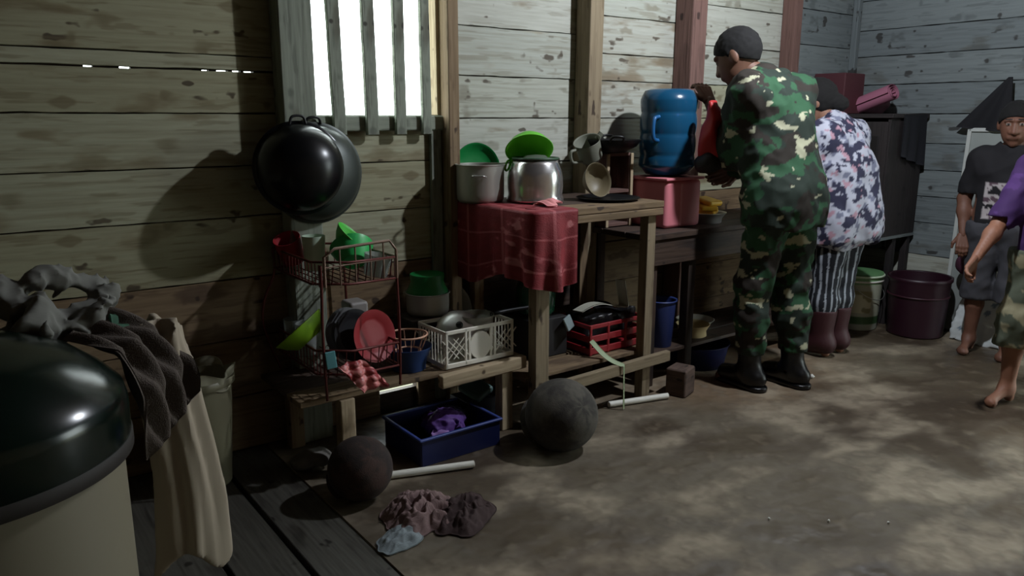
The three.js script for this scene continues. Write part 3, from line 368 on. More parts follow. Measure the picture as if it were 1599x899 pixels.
// things inside the table
{ const t = thing('red_crate', 'red slatted plastic crate on the table shelf', 'crate', [-2.52, 0.224, 0.2]), rm = M(0x8c1a22, 0.5), w = 0.33, d = 0.24, h = 0.14;
  part(t, 'base', rbox(w, 0.008, d), rm, [0, 0.005, 0]);
  for (const s of [-1, 1]) { for (const y of [0.02, 0.075, 0.13]) { part(t, 'rail', rbox(w, y > 0.1 ? 0.02 : 0.03, 0.008), rm, [0, y, s * d / 2]); part(t, 'rail', rbox(0.008, y > 0.1 ? 0.02 : 0.03, d), rm, [s * w / 2, y, 0]); } for (const x of [-0.16, -0.055, 0.055, 0.16]) part(t, 'upright', rbox(0.014, h, 0.01), rm, [x, h / 2, s * d / 2]); }
  one('black_bag', 'folded black plastic bag filling the red crate', 'bag', iso((x, y, z) => { const q = Math.max(Math.abs(x) - 0.13, Math.abs(z) - 0.09, Math.abs(y) - 0.06); return q + 0.03 * n3(x * 14, y * 14, z * 14) ; }, [-0.19, -0.12, -0.15], [0.19, 0.12, 0.15], 0.01), M(0x141316, 0.4), [-2.52, 0.325, 0.19]);
  one('white_strip', 'bent white plastic strip lying on the black bag', 'plastic strip', sheet((u, v) => { const x = u < 0.78 ? u / 0.78 : 1, k = u > 0.78 ? (u - 0.78) / 0.22 : 0; return [-2.68 + 0.24 * x - 0.03 * k + 0.012 * v, 0.408 + 0.02 * x + 0.11 * k + 0.02 * Math.sin(u * 6), 0.2 + 0.05 * v + 0.05 * x]; }, 30, 6, 0.005), M(0xa7a698, 0.5));
  one('green_jar', 'dark green glass jar behind the left table leg', 'jar', lathe([[0.001, 0], [0.07, 0], [0.085, 0.02], [0.09, 0.12], [0.07, 0.165], [0.05, 0.18], [0.05, 0.2], [0.046, 0.2], [0.046, 0.18], [0.084, 0.12], [0.08, 0.02], [0.001, 0.006]]), new THREE.MeshPhysicalMaterial({ color: 0x2f6a4a, roughness: 0.12, transmission: 0.6, thickness: 0, side: THREE.DoubleSide }), [-2.83, 0.4, 0.12]);
  one('dark_carton', 'dark carton under the green glass jar', 'box', rbox(0.2, 0.172, 0.2), M(0x1e1c1d, 0.7), [-2.83, 0.3105, 0.12]);
  one('grey_sachet', 'grey foil sachet beside the red crate', 'sachet', rbox(0.07, 0.06, 0.012, 0.005), M(0x7d8a8c, 0.4), [-2.745, 0.37, 0.245], [-0.4, 0.4, 0.3]);
  one('green_strap', 'pale green strap hanging from the crate to the floor', 'strap', sheet((u, v) => { const p = u < 0.45 ? [-2.69 + 0.075 * u / 0.45, 0.3 - 0.095 * u / 0.45 - 0.02 * Math.sin(u * 7), 0.335 + 0.13 * u / 0.45] : [-2.615 + 0.012 * (u - 0.45), 0.205 - 0.2 * (u - 0.45) / 0.55, 0.465]; const w = u < 0.45 ? 0.022 : 0.008; return [p[0] + w * (v - 0.5), p[1] + w * 0.4 * (v - 0.5), p[2]]; }, 40, 4, 0.003), M(0x9fb08a, 0.6)); }
// under the bench and on the floor
{ const t = thing('blue_crate', 'dark blue plastic tray crate under the bench', 'crate', [-3.43, 0, 0.29]), w = 0.35, d = 0.28, h = 0.105;
  part(t, 'base', rbox(w - 0.01, 0.008, d - 0.01), navy, [0, 0.005, 0]); const rim = M(0x3a4a8c, 0.4);
  for (const s of [-1, 1]) { part(t, 'side', rbox(w, h, 0.006), navy, [0, h / 2, s * d / 2]); part(t, 'side', rbox(0.006, h, d), navy, [s * w / 2, h / 2, 0]); part(t, 'lip', rbox(w + 0.02, 0.01, 0.014), rim, [0, h, s * (d / 2 + 0.004)]); part(t, 'lip', rbox(0.014, 0.01, d + 0.02), rim, [s * (w / 2 + 0.004), h, 0]); }
  const heap = (nm, lab, col, x, z, r, s) => one(nm, lab, 'cloth', iso((a, b, c) => { const q = Math.sqrt(a * a + (b * 1.7) ** 2 + c * c) - r; return q + 0.05 * (Math.abs(n3(a * 20 + s, b * 20, c * 20)) - 0.15) + 0.02 * Math.abs(n3(a * 45, b * 45 + s, c * 45)); }, [-r - 0.05, -r, -r - 0.05], [r + 0.05, r, r + 0.05], 0.006), M(col, 0.7), [x, 0.045 + r * 0.35, z]);
  heap('purple_cloth', 'crumpled purple cloth in the blue crate', 0x5c3a86, -3.41, 0.27, 0.09, 3); heap('violet_cloth', 'bright violet cloth beside the purple heap', 0x9a78b8, -3.47, 0.35, 0.045, 8); heap('navy_cloth', 'dark crumpled cloth at the crate back', 0x20223a, -3.35, 0.22, 0.07, 12);
  const pipe = (a, b, lab) => { const m = wire([a, b], 0.0145); one('white_pipe', lab, 'pipe', [m, ...[a, b].map((p) => mv(new THREE.SphereGeometry(0.0143, 10, 8).scale(0.3, 1, 0.6), ...p))], M(0xd9d7cd, 0.45)); };
  pipe([-3.78, 0.015, 0.43], [-3.455, 0.015, 0.545], 'white plastic pipe lying before the blue crate'); pipe([-2.64, 0.015, 0.405], [-2.35, 0.015, 0.485], 'white plastic pipe lying at the right table leg');
  const cpot = (nm, lab, pos, r, mat, rot) => { const q = thing(nm, lab, 'pot', pos); part(q, 'body', (() => { const pr = [[0.001, -r]]; for (let i = 1; i <= 20; i++) { const a = -Math.PI / 2 + i / 20 * 2.45; pr.push([r * Math.cos(a), r * Math.sin(a)]); } const e = pr[20]; pr.push([e[0] + 0.004, e[1] + 0.012], [e[0] + 0.018, e[1] + 0.022], [e[0] + 0.014, e[1] + 0.026], [e[0] - 0.008, e[1] + 0.01], [r * 0.75, r * 0.4], [r * 0.85, 0], [r * 0.5, -r * 0.75], [0.001, -r * 0.92]); return lathe(pr, 48); })(), mat, [0, r, 0], rot); return q; };
  const sootTex = (a, b, s) => new THREE.MeshStandardMaterial({ map: tex(256, 256, (u, v) => { const q = tfbm(u, v, 8, 8, s, 5), f = tfbm(u, v, 40, 30, s + 4, 2); return lerp3(a, b, sat(step(0.35, 0.65, q) * 0.8 + (f - 0.5) * 0.6)); }), roughness: 0.9, bumpMap: bumpCloth, bumpScale: 0.0012 });
  cpot('sooty_pot', 'grey sooty round pot tipped against the tall table leg', [-3.09, 0, 0.61], 0.14, sootTex([78, 74, 66], [46, 43, 39], 71), [-2.1, 0.3, 0]);
  cpot('clay_pot', 'dark brown round clay pot before the bench leg', [-3.885, 0, 0.51], 0.108, sootTex([62, 43, 36], [34, 26, 24], 72), [-2.3, -0.3, 0]);
  const rag = (nm, lab, col, pos, sx, sz, h, s, turn) => one(nm, lab, 'rag', sheet((u, v) => { // a dropped cloth with creased folds
    const th = u * Math.PI * 2, R = Math.pow(v, 0.8), e = 1 + 0.3 * n3(Math.cos(th) * 1.6 + s, Math.sin(th) * 1.6, 2), x = sx * R * e * Math.cos(th), z = sz * R * e * Math.sin(th), f = 1 - Math.abs(n3(x * 17 + s, 1, z * 25 - s)) * 2.4, f2 = 1 - Math.abs(n3(x * 38, s, z * 44)) * 2;
    return [x + 0.01 * n3(z * 40, s, 1), Math.max(0.004, h * (1 - R * R) * 0.45 + h * (1 - R * R * R) * (0.5 * Math.max(0, f) + 0.2 * f2)), z]; }, 120, 40, 0.003), M(col, 0.85, 0, { bumpMap: bumpCloth, bumpScale: 0.002 }), pos, [0, turn, 0]);
  rag('dirty_rag', 'dirty pinkish grey rag heaped on the floor boards edge', 0x77605e, [-3.79, 0.001, 0.74], 0.12, 0.13, 0.07, 4, 0.3); rag('maroon_rag', 'dark maroon rag beside the pinkish one', 0x33201f, [-3.68, 0.001, 0.82], 0.13, 0.1, 0.05, 9, 0.8); rag('grey_scrap', 'flat blue-grey plastic scrap by the rags', 0x7e888c, [-3.9, 0.001, 0.82], 0.1, 0.055, 0.03, 14, 0.5);
  one('brown_block', 'brown concrete block standing under the counter end', 'block', rbox(0.11, 0.13, 0.1, 0.01), wmat(woodTex([92, 74, 64], [58, 46, 40], [46, 38, 34], 0.55, 40)), [-2.25, 0.066, 0.47], [0, 0.3, 0]);
  one('cloth_scrap', 'grey scrap of cloth left of the bench leg', 'rag', iso((a, b, c) => Math.sqrt((a / 1.6) ** 2 + (b * 1.5) ** 2 + c * c) - 0.05 + 0.02 * n3(a * 20, b * 20, c * 20), [-0.12, -0.06, -0.09], [0.12, 0.06, 0.09], 0.007), M(0x6e6a64, 0.8), [-3.93, 0.04, 0.2]);
  one('green_packet', 'pale green plastic packet beside the blue crate', 'packet', rbox(0.1, 0.03, 0.12, 0.012), M(0x5e7a76, 0.45), [-3.19, 0.14, 0.17], [0.3, 0.3, 0.25]);
  one('shoe_box', 'dark box under the bench right side', 'box', rbox(0.16, 0.11, 0.13), M(0x20202a, 0.7), [-3.19, 0.056, 0.16]);
  const r = rng(5); for (let i = 0; i < 4; i++) { const [x, z] = i ? [-3.05 + 0.14 * i, 1.3 + 0.12 * i] : [-1.57, 0.72]; one('litter_scrap', ['tiny white scrap on the floor near the black boots', 'leftmost of three pale specks on the near floor', 'middle one of three pale specks on the near floor', 'rightmost of three pale specks on the near floor'][i], 'scrap', new THREE.TetrahedronGeometry(i ? 0.005 : 0.013, 1), M(0xd8d8d0, 0.7), [x, i ? 0.006 : 0.012, z], [0, r() * 3, 0], i ? 'floor scraps' : undefined); } }
// under the counter
one('blue_bucket', 'small blue plastic bucket on the counter shelf', 'bucket', lathe([[0.001, 0], [0.055, 0], [0.07, 0.22], [0.076, 0.224], [0.076, 0.232], [0.066, 0.226], [0.05, 0.006], [0.001, 0.006]]), M(0x2b3a70, 0.45), [-2.145, 0.162, 0.24]);
one('cream_bowl', 'cream plastic bowl on the counter shelf', 'bowl', bowlGeo(0.085, 0.06, 0.8), M(0xc6b184, 0.5), [-1.88, 0.162, 0.22]);
one('white_dish', 'white shallow dish behind the cream bowl', 'dish', bowlGeo(0.1, 0.035, 0.7), M(0xc2c2b8, 0.45), [-1.72, 0.162, 0.1]);
{ const t = thing('navy_tub', 'low dark navy tub under the counter shelf', 'tub', [-1.83, 0, 0.2]); part(t, 'body', lathe([[0.001, 0], [0.15, 0], [0.17, 0.11], [0.178, 0.115], [0.178, 0.12], [0.164, 0.114], [0.145, 0.006], [0.001, 0.006]]), navy); }
// ---------- woks on the wall ----------
{ const wok = (r, dp) => { const pr = []; for (let i = 0; i <= 18; i++) { const a = i / 18; pr.push([Math.max(0.001, r * Math.sin(a * Math.PI / 2)), dp * Math.cos(a * Math.PI / 2)]); } pr.push([r + 0.012, 0], [r + 0.012, -0.004], [r - 0.004, -0.003]); for (let i = 17; i >= 0; i--) { const a = i / 18; pr.push([Math.max(0.001, (r - 0.005) * Math.sin(a * Math.PI / 2)), (dp - 0.006) * Math.cos(a * Math.PI / 2)]); } return lathe(pr, 56); };
  const a = thing('large_wok', 'dull grey wok hanging behind the black one', 'wok', [-3.765, 1.05, -0.022]); part(a, 'body', wok(0.175, 0.1), M(0x3c423e, 0.42, 0.35), [0, 0, 0], [Math.PI / 2, 0, 0]); part(a, 'ear', wire([[-0.03, 0.178, 0], [-0.02, 0.2, 0.006], [0.02, 0.2, 0.006], [0.03, 0.178, 0]], 0.005, false, true), soot);
  const b = thing('black_wok', 'big glossy black wok hanging under the window', 'wok', [-3.845, 1.075, 0.035]); part(b, 'body', wok(0.155, 0.13), M(0x0d0f12, 0.28, 0.25), [0, 0, 0], [Math.PI / 2 - 0.08, 0, 0.12]); part(b, 'ear', wire([[-0.03, 0.155, 0], [-0.02, 0.18, 0.0], [0.02, 0.18, 0.0], [0.03, 0.155, 0]], 0.005, false, true), soot); }
// ---------- barrel at the left ----------
{ const t = thing('white_barrel', 'white plastic barrel with dark green lid at the left', 'barrel', [-4.935, 0, 1.12]), r = 0.27;
  part(t, 'body', lathe([[0.001, 0], [r - 0.02, 0], [r - 0.005, 0.02], [r - 0.005, 0.66], [r - 0.012, 0.68], [0.001, 0.68]], 72), M(0x78715f, 0.55));
  const l = part(t, 'lid', lathe([[r + 0.004, 0.665], [r + 0.012, 0.67], [r + 0.012, 0.735], [r + 0.006, 0.76], [r - 0.02, 0.79], [r * 0.75, 0.83], [r * 0.5, 0.86], [r * 0.25, 0.874], [0.001, 0.88]], 72), M(0x05140f, 0.2)); part(l, 'band', lathe([[r + 0.002, 0.64], [r + 0.014, 0.645], [r + 0.014, 0.672], [r + 0.002, 0.674]], 72), M(0x221c18, 0.7));
  const grey = M(0x6a6a64, 0.85, 0, { bumpMap: bumpCloth, bumpScale: 0.003 }), cream = M(0x988c7a, 0.85, 0, { bumpMap: bumpCloth, bumpScale: 0.003 });
  const k = (a, b, ra, rb) => [a, b, ra, rb];
  const fb = [k([-4.77, 0.86, 0.99], [-4.8, 0.9, 0.9], 0.026, 0.03), k([-4.8, 0.9, 0.9], [-4.73, 0.915, 0.86], 0.03, 0.028), k([-4.73, 0.915, 0.86], [-4.65, 0.9, 0.87], 0.028, 0.024), k([-4.77, 0.84, 1.0], [-4.68, 0.84, 0.96], 0.03, 0.03), k([-4.68, 0.84, 0.96], [-4.63, 0.88, 0.9], 0.03, 0.022), k([-4.63, 0.88, 0.9], [-4.6, 0.9, 0.88], 0.022, 0.012), k([-4.9, 0.83, 0.98], [-4.75, 0.83, 0.95], 0.025, 0.03)];
  const ff = boneField(fb, 0.03), [lo, hi] = boundsOf(fb, 0.03);
  one('grey_shirt', 'rumpled grey shirt bundled on the barrel lid', 'shirt', iso((x, y, z) => ff(x, y, z) + 0.012 * Math.sin(x * 40 + 5 * n3(x * 9, y * 9, z * 9) + z * 46) * (0.4 + y - 0.8) * 2 + 0.026 * (Math.abs(n3(x * 13, y * 13, z * 13)) - 0.2) + 0.014 * Math.abs(n3(x * 30, y * 30, z * 30 + 4)), lo, hi, 0.0055), grey);
  one('brown_cloth', 'dark grey cloth spilling over the barrel edge', 'cloth', sheet((u, v) => { // falls over the rim
    const a = [[-4.74, 0.825, 1.03], [-4.66, 0.8, 1.1], [-4.625, 0.7, 1.12], [-4.61, 0.57, 1.09]], b = [[-4.64, 0.85, 0.87], [-4.55, 0.8, 0.93], [-4.5, 0.73, 0.98], [-4.505, 0.655, 1.02]], s = v * 3, i = Math.min(2, Math.floor(s)), f = s - i; const A = a[i].map((q, j) => mix(q, a[i + 1][j], f)), B = b[i].map((q, j) => mix(q, b[i + 1][j], f)); const w = 0.014 * Math.sin(u * 16 + v * 5) + 0.008 * Math.sin(u * 33 - v * 7);
    return [mix(A[0], B[0], u) + w * 0.7, mix(A[1], B[1], u) + w * 0.6, mix(A[2], B[2], u) + w * 0.5]; }, 46, 40, 0.005), M(0x4a4038, 0.85, 0, { bumpMap: bumpCloth, bumpScale: 0.003 }));
  one('green_cloth', 'dark green cloth fold between shirt and cream cloth', 'cloth', sheet((u, v) => [mix(-4.64, -4.52, u), 0.83 - 0.05 * u - 0.04 * v * v + 0.012 * Math.sin(v * 12 + u * 4), 0.93 + 0.06 * v - 0.05 * u], 30, 24, 0.006), M(0x1e4a34, 0.8));
  one('cream_cloth', 'long cream cloth hanging down behind the barrel edge', 'cloth', iso((x, y, z) => { const h = (y - 0.2) / 0.6, cx = mix(-4.525, -4.535, h) + 0.012 * Math.sin(h * 5), cz = mix(0.93, 0.93, h), rx = mix(0.082, 0.06, sat(h)) * (h > 0.85 ? 1 - (h - 0.85) * 1.5 : 1), rz = 0.05, th = Math.atan2(z - cz, x - cx), R = Math.hypot((x - cx) / rx, (z - cz) / rz), e = 1 + 0.1 * Math.sin(th * 5 + h * 2) + 0.07 * Math.sin(th * 9 - h * 3) + 0.12 * n3(x * 12, y * 6, z * 12); const bottom = 0.225 + 0.03 * Math.sin(x * 40 + 1) + 0.25 * (x + 4.53) * -0.3; return Math.max((R - e) * 0.045, bottom - y, y - 0.8 - 0.02 * Math.sin(th * 3)); }, [-4.67, 0.16, 0.82], [-4.39, 0.85, 1.04], 0.008), cream);
  const b = thing('beige_pail', 'tall beige plastic pail behind the cream cloth', 'pail', [-4.28, 0, 0.06]); part(b, 'body', lathe([[0.001, 0], [0.1, 0], [0.125, 0.36], [0.135, 0.365], [0.135, 0.39], [0.12, 0.385], [0.095, 0.008], [0.001, 0.008]]), M(0x726e58, 0.5)); part(b, 'liner', sheet((u, v) => { const a = u * Math.PI * 2, rr = 0.128 + 0.012 * Math.sin(a * 7) * v; return [rr * Math.cos(a), 0.36 + 0.05 * v + 0.012 * Math.sin(a * 5), rr * Math.sin(a)]; }, 60, 6, 0.002), M(0x8f8c78, 0.4)); }
// ---------- right side ----------
{ const t = thing('dark_cupboard', 'dark wooden cupboard in the room corner', 'cupboard', [-0.27, 0, 0.16]);
  const w = 0.4, d = 0.5, y0 = 0.55, y1 = 1.25; part(t, 'top', rbox(w + 0.03, 0.025, d + 0.03), W.black, [0, y1 + 0.0125, 0]); for (const s of [-1, 1]) part(t, 'side', post(w, y1 - y0, 0.02), W.black, [0, (y0 + y1) / 2, s * (d / 2 - 0.01)]);
  part(t, 'back', rbox(0.012, y1 - y0, d - 0.04), W.black, [w / 2 - 0.01, (y0 + y1) / 2, 0]); part(t, 'bottom', rbox(w + 0.02, 0.025, d), W.grey[0], [0, y0, 0]);
  for (const s of [-1, 1]) { const dr = part(t, 'door', post(0.018, y1 - y0 - 0.04, d / 2 - 0.015), W.black, [-w / 2, (y0 + y1) / 2, s * (d / 4 - 0.005)]); part(dr, 'door_panel', post(0.008, 0.5, 0.14), M(0x1a1718, 0.5), [-0.01, 0, 0]); part(dr, 'knob', new THREE.SphereGeometry(0.012, 10, 8), soot, [-0.022, 0, -s * 0.09]); }
  for (const x of [0.0, 0.17]) for (const z of [-0.22, 0.22]) part(t, 'leg', post(0.04, y0, 0.04), W.black, [x, y0 / 2, z]);
  one('red_box', 'dark red carton on top of the cupboard', 'box', rbox(0.24, 0.24, 0.2, 0.006), M(0x4a2228, 0.7), [-0.35, 1.396, -0.005], [0, 0.05, 0]);
  const pr = thing('pink_roll', 'rolled pink mat lying on the cupboard top', 'roll', [-0.27, 1.36, 0.19]); pr.rotation.set(-0.32, -0.15, 0); const rg = []; for (let i = 0; i <= 70; i++) { const a = i / 70 * Math.PI * 5, rr = 0.016 + 0.036 * i / 70; rg.push([rr * Math.cos(a), rr * Math.sin(a)]); }
  part(pr, 'mat', sheet((u, v) => { const q = rg[Math.round(u * 70)]; return [q[0], q[1], -0.13 + 0.26 * v]; }, 70, 2, 0.004), M(0xa86a80, 0.75));
  one('pink_bag', 'pale pink plastic bag behind the pink roll', 'bag', iso((a, b, c) => Math.sqrt((a / 0.8) ** 2 + (b * 0.9) ** 2 + (c / 1.1) ** 2) - 0.07 + 0.025 * n3(a * 15, b * 15, c * 15), [-0.1, -0.11, -0.12], [0.1, 0.11, 0.12], 0.009), M(0x7a5a66, 0.6), [-0.14, 1.335, 0.12]);
  one('black_cloth', 'black cloth hanging on the cupboard side', 'cloth', sheet((u, v) => [-0.36 + 0.26 * u, 1.27 - 0.3 * v * (0.8 + 0.2 * u), 0.422 + 0.014 * Math.sin(u * 14) * v + 0.006], 30, 20, 0.005), M(0x0e1018, 0.8)); }
{ const t = thing('paint_pail', 'white paint pail with green bands behind the woman', 'pail', [-0.47, 0, 0.31]);
  const lab = tex(256, 128, (u, t0) => { const v = (t0 - 0.667) / 0.333; let c = [176, 180, 160]; if (v < 0.1) c = [176, 182, 168]; else if (v < 0.26) c = [70, 104, 66]; else if (v > 0.86) c = [120, 160, 112]; else if (Math.abs((u * 3) % 1 - 0.5) < 0.3 && v > 0.32 && v < 0.75) c = lerp3([206, 204, 176], [150, 146, 110], step(0.52, 0.6, tfbm(u, v, 12, 8, 90, 2))); return c; });
  part(t, 'body', lathe([[0.001, 0], [0.118, 0], [0.122, 0.006], [0.135, 0.33]], 48), new THREE.MeshStandardMaterial({ map: lab, roughness: 0.45, side: THREE.DoubleSide })); part(t, 'rim', new THREE.TorusGeometry(0.137, 0.007, 8, 48), M(0xbfd2b4, 0.45), [0, 0.33, 0], [Math.PI / 2, 0, 0]); part(t, 'rim', new THREE.TorusGeometry(0.134, 0.006, 8, 48), whiteP, [0, 0.3, 0], [Math.PI / 2, 0, 0]);
  part(t, 'lid', lathe([[0.001, 0.338], [0.12, 0.338], [0.135, 0.345], [0.135, 0.335], [0.001, 0.333]], 40), M(0x5f8a5c, 0.5)); part(t, 'bail', wire([[-0.138, 0.3, 0], [-0.1, 0.22, 0.11], [0, 0.19, 0.142], [0.1, 0.22, 0.11], [0.138, 0.3, 0]], 0.002, false, true), alu); }
{ const t = thing('maroon_barrel', 'dark maroon plastic barrel by the right wall', 'barrel', [-0.34, 0, 0.61]); part(t, 'body', lathe([[0.001, 0], [0.145, 0], [0.15, 0.01], [0.165, 0.32], [0.173, 0.33], [0.173, 0.35], [0.158, 0.345], [0.148, 0.01], [0.001, 0.008]], 48), M(0x2a0f1c, 0.45)); part(t, 'hoop', new THREE.TorusGeometry(0.163, 0.006, 8, 48), M(0x34141f, 0.45), [0, 0.24, 0], [Math.PI / 2, 0, 0]); }
{ const t = thing('metal_panel', 'pale grey metal panel leaning on the right wall', 'panel', [-0.115, 0, 0.9]); t.rotation.z = -0.04; const gm = M(0x9aa09c, 0.5, 0.3);
  part(t, 'sheet', rbox(0.03, 1.18, 0.46, 0.006), gm, [0, 0.6, 0]); for (const z of [-0.225, 0.225]) part(t, 'edge_strip', rbox(0.04, 1.19, 0.022), M(0xb9bdb8, 0.45), [-0.008, 0.6, z]); part(t, 'top_strip', rbox(0.04, 0.022, 0.46), M(0xb9bdb8, 0.45), [-0.008, 1.185, 0]); part(t, 'bolt', cyl(0.012, 0.012, 0.01, 12), soot, [-0.02, 1.12, 0.02], [0, 0, Math.PI / 2]); }
{ const t = thing('white_sack', 'white woven sack leaning at the foot of the panel', 'sack', [-0.24, 0, 0.94]);
  const g = iso((x, y, z) => { const h = y / 0.42, e = 0.015 * n3(x * 14, y * 10, z * 14) + 0.008 * n3(x * 35, y * 30, z * 35); const q = Math.max(Math.abs(x - 0.05 * h) - mix(0.07, 0.03, h), Math.abs(z) - mix(0.15, 0.12, h)); return Math.max(q, y - 0.4 - 0.02 * Math.sin(z * 30), -y) + e; }, [-0.15, -0.02, -0.21], [0.16, 0.46, 0.21], 0.009, (x, y, z, c) => { const p = fbm3(x * 9, y * 9, z * 9, 3); c.set(p > 0.12 ? 0x7a8a98 : 0xc6cccb); });
  part(t, 'body', g, new THREE.MeshStandardMaterial({ vertexColors: true, roughness: 0.7 })); one('maroon_bag', 'maroon bundle on top of the white sack', 'bundle', iso((a, b, c) => Math.sqrt(a * a * 1.6 + (b * 1.1) ** 2 + c * c) - 0.085 + 0.03 * n3(a * 15, b * 15, c * 15), [-0.1, -0.11, -0.12], [0.1, 0.11, 0.12], 0.009), M(0x4a2436, 0.75), [-0.22, 0.45, 0.84]); }
one('hung_cloth', 'black cloth hung from one corner over the metal panel', 'cloth', sheet((u, v) => { const w = 0.25 * (1 - v) ; return [-0.075 - 0.035 * (1 - v) - 0.012 * Math.sin(u * 11) * v - 0.02 * v, 1.47 - 0.27 * v - 0.03 * u * v, 0.85 - 0.25 * v + u * (0.02 + 0.27 * v)]; }, 30, 30, 0.006), M(0x111116, 0.85));
// ---------- people ----------
const skinMat = new THREE.MeshStandardMaterial({ vertexColors: true, roughness: 0.6 }), clothMat = new THREE.MeshStandardMaterial({ vertexColors: true, roughness: 0.85, bumpMap: null });
const nrm = (a) => { const l = Math.hypot(...a) || 1; return a.map((q) => q / l); }, sub = (a, b) => a.map((q, i) => q - b[i]), add = (a, b, k = 1) => a.map((q, i) => q + b[i] * k), crs = (a, b) => [a[1] * b[2] - a[2] * b[1], a[2] * b[0] - a[0] * b[2], a[0] * b[1] - a[1] * b[0]], lp = (a, b, t) => a.map((q, i) => mix(q, b[i], t));
function hand(wr, el, s, curl, side, palmN) { // palm, four fingers and a thumb that leaves the side of the palm
  const d = nrm(sub(wr, el)), n = nrm(sub(palmN, d.map((q) => q * (palmN[0] * d[0] + palmN[1] * d[1] + palmN[2] * d[2])))), l = crs(n, d).map((q) => q * side), B = [];
  const at = (f, w, h) => add(add(add(wr, d, f * s), l, w * s), n, h * s), rot = (a) => add(d.map((q) => q * Math.cos(a)), n, Math.sin(a));
  [-0.03, -0.01, 0.01, 0.03].forEach((w, i) => { B.push([at(0.0, w * 0.55, 0), at(0.085, w, 0), 0.017 * s, 0.0125 * s]); let p = at(0.085, w, 0), a = curl * 0.6; const L = [0.03, 0.036, 0.034, 0.026][i]; for (let k = 0; k < 3; k++) { const q = add(p, rot(a), L * s * (1 - k * 0.2)); B.push([p, q, (0.0098 - k * 0.0009) * s, (0.009 - k * 0.0009) * s]); p = q; a += curl; } });
  let p = at(0.02, 0.03, 0.005), q = at(0.055, 0.055, 0.015); B.push([p, q, 0.014 * s, 0.011 * s]); B.push([q, at(0.085, 0.058, 0.03), 0.0105 * s, 0.0085 * s]); return B; }
function headGeo(c, s, yaw, pitch, skin, roll = 0) {
  const m = new THREE.Matrix4().makeRotationFromEuler(new THREE.Euler(-pitch, yaw, roll, 'YXZ')), inv = m.clone().invert(), e = inv.elements;
  const ell = (x, y, z, cx, cy, cz, rx, ry, rz) => { const a = (x - cx) / rx, b = (y - cy) / ry, d = (z - cz) / rz; return (Math.sqrt(a * a + b * b + d * d) - 1) * Math.min(rx, ry, rz); };
  const caps = boneField([[[0, 0.005, -0.088], [0, -0.03, -0.104], 0.008, 0.013], [[-0.018, -0.03, -0.094], [0.018, -0.03, -0.094], 0.007, 0.007], [[-0.02, -0.06, -0.083], [0.02, -0.06, -0.083], 0.008, 0.008], [[-0.045, 0.032, -0.078], [-0.012, 0.034, -0.09], 0.008, 0.008], [[0.045, 0.032, -0.078], [0.012, 0.034, -0.09], 0.008, 0.008], [[0, -0.095, -0.06], [0, -0.09, -0.05], 0.018, 0.02]], 0.01);
  const eyes = boneField([[[-0.031, 0.012, -0.076], [-0.031, 0.012, -0.076], 0.0125, 0.0125], [[0.031, 0.012, -0.076], [0.031, 0.012, -0.076], 0.0125, 0.0125]], 0.002);
  const local = (x, y, z) => { x = (x - c[0]) / s; y = (y - c[1]) / s; z = (z - c[2]) / s; return [e[0] * x + e[4] * y + e[8] * z, e[1] * x + e[5] * y + e[9] * z, e[2] * x + e[6] * y + e[10] * z]; };
  const face = (X, Y, Z) => { let d = ell(X, Y, Z, 0, 0.03, 0.012, 0.075, 0.094, 0.096); d = smin(d, ell(X, Y, Z, 0, -0.045, -0.028, 0.056, 0.068, 0.062), 0.05); d = smin(d, caps(X, Y, Z), 0.016); const so = Math.min(Math.hypot(X - 0.031, Y - 0.012, Z + 0.098), Math.hypot(X + 0.031, Y - 0.012, Z + 0.098)) - 0.017; d = -smin(-d, so, 0.012); d = Math.min(d, eyes(X, Y, Z)); return smin(d, Math.min(ell(X, Y, Z, 0.079, 0.0, 0.012, 0.011, 0.032, 0.02), ell(X, Y, Z, -0.079, 0.0, 0.012, 0.011, 0.032, 0.02)), 0.012); };
  const R = 0.14 * s, lo = c.map((q) => q - R), hi = c.map((q) => q + R);
  const lip = new THREE.Color(skin).multiplyScalar(0.8), sk = new THREE.Color(skin), dk = new THREE.Color(0x140d0a), wh = new THREE.Color(0x83796f);
  const g = iso((x, y, z) => { const [X, Y, Z] = local(x, y, z); return face(X, Y, Z) * s; }, lo, hi, 0.0042 * s, (x, y, z, col) => { const [X, Y, Z] = local(x, y, z); col.copy(sk); if (Z < -0.06) { const ex = Math.min(Math.hypot(X - 0.031, Y - 0.012), Math.hypot(X + 0.031, Y - 0.012)); if (ex < 0.006) col.copy(dk); else if (ex < 0.012 && Math.abs(Y - 0.012) < 0.006) col.copy(wh); if (Math.abs(Y - 0.038) < 0.004 && Math.abs(Math.abs(X) - 0.03) < 0.018) col.copy(dk); if (Math.abs(Y + 0.06) < 0.009 && Math.abs(X) < 0.024) col.copy(lip); } });
  const hair = (fn, pad = 0.011, n = 0.003) => iso((x, y, z) => { const [X, Y, Z] = local(x, y, z); let d = ell(X, Y, Z, 0, 0.03, 0.012, 0.075 + pad, 0.094 + pad, 0.096 + pad) + n * n3(X * 60, Y * 60, Z * 60); return fn(X, Y, Z, d) * s; }, lo.map((q) => q - 0.06 * s), hi.map((q) => q + 0.06 * s), 0.006 * s);
  return { g, hair };
}
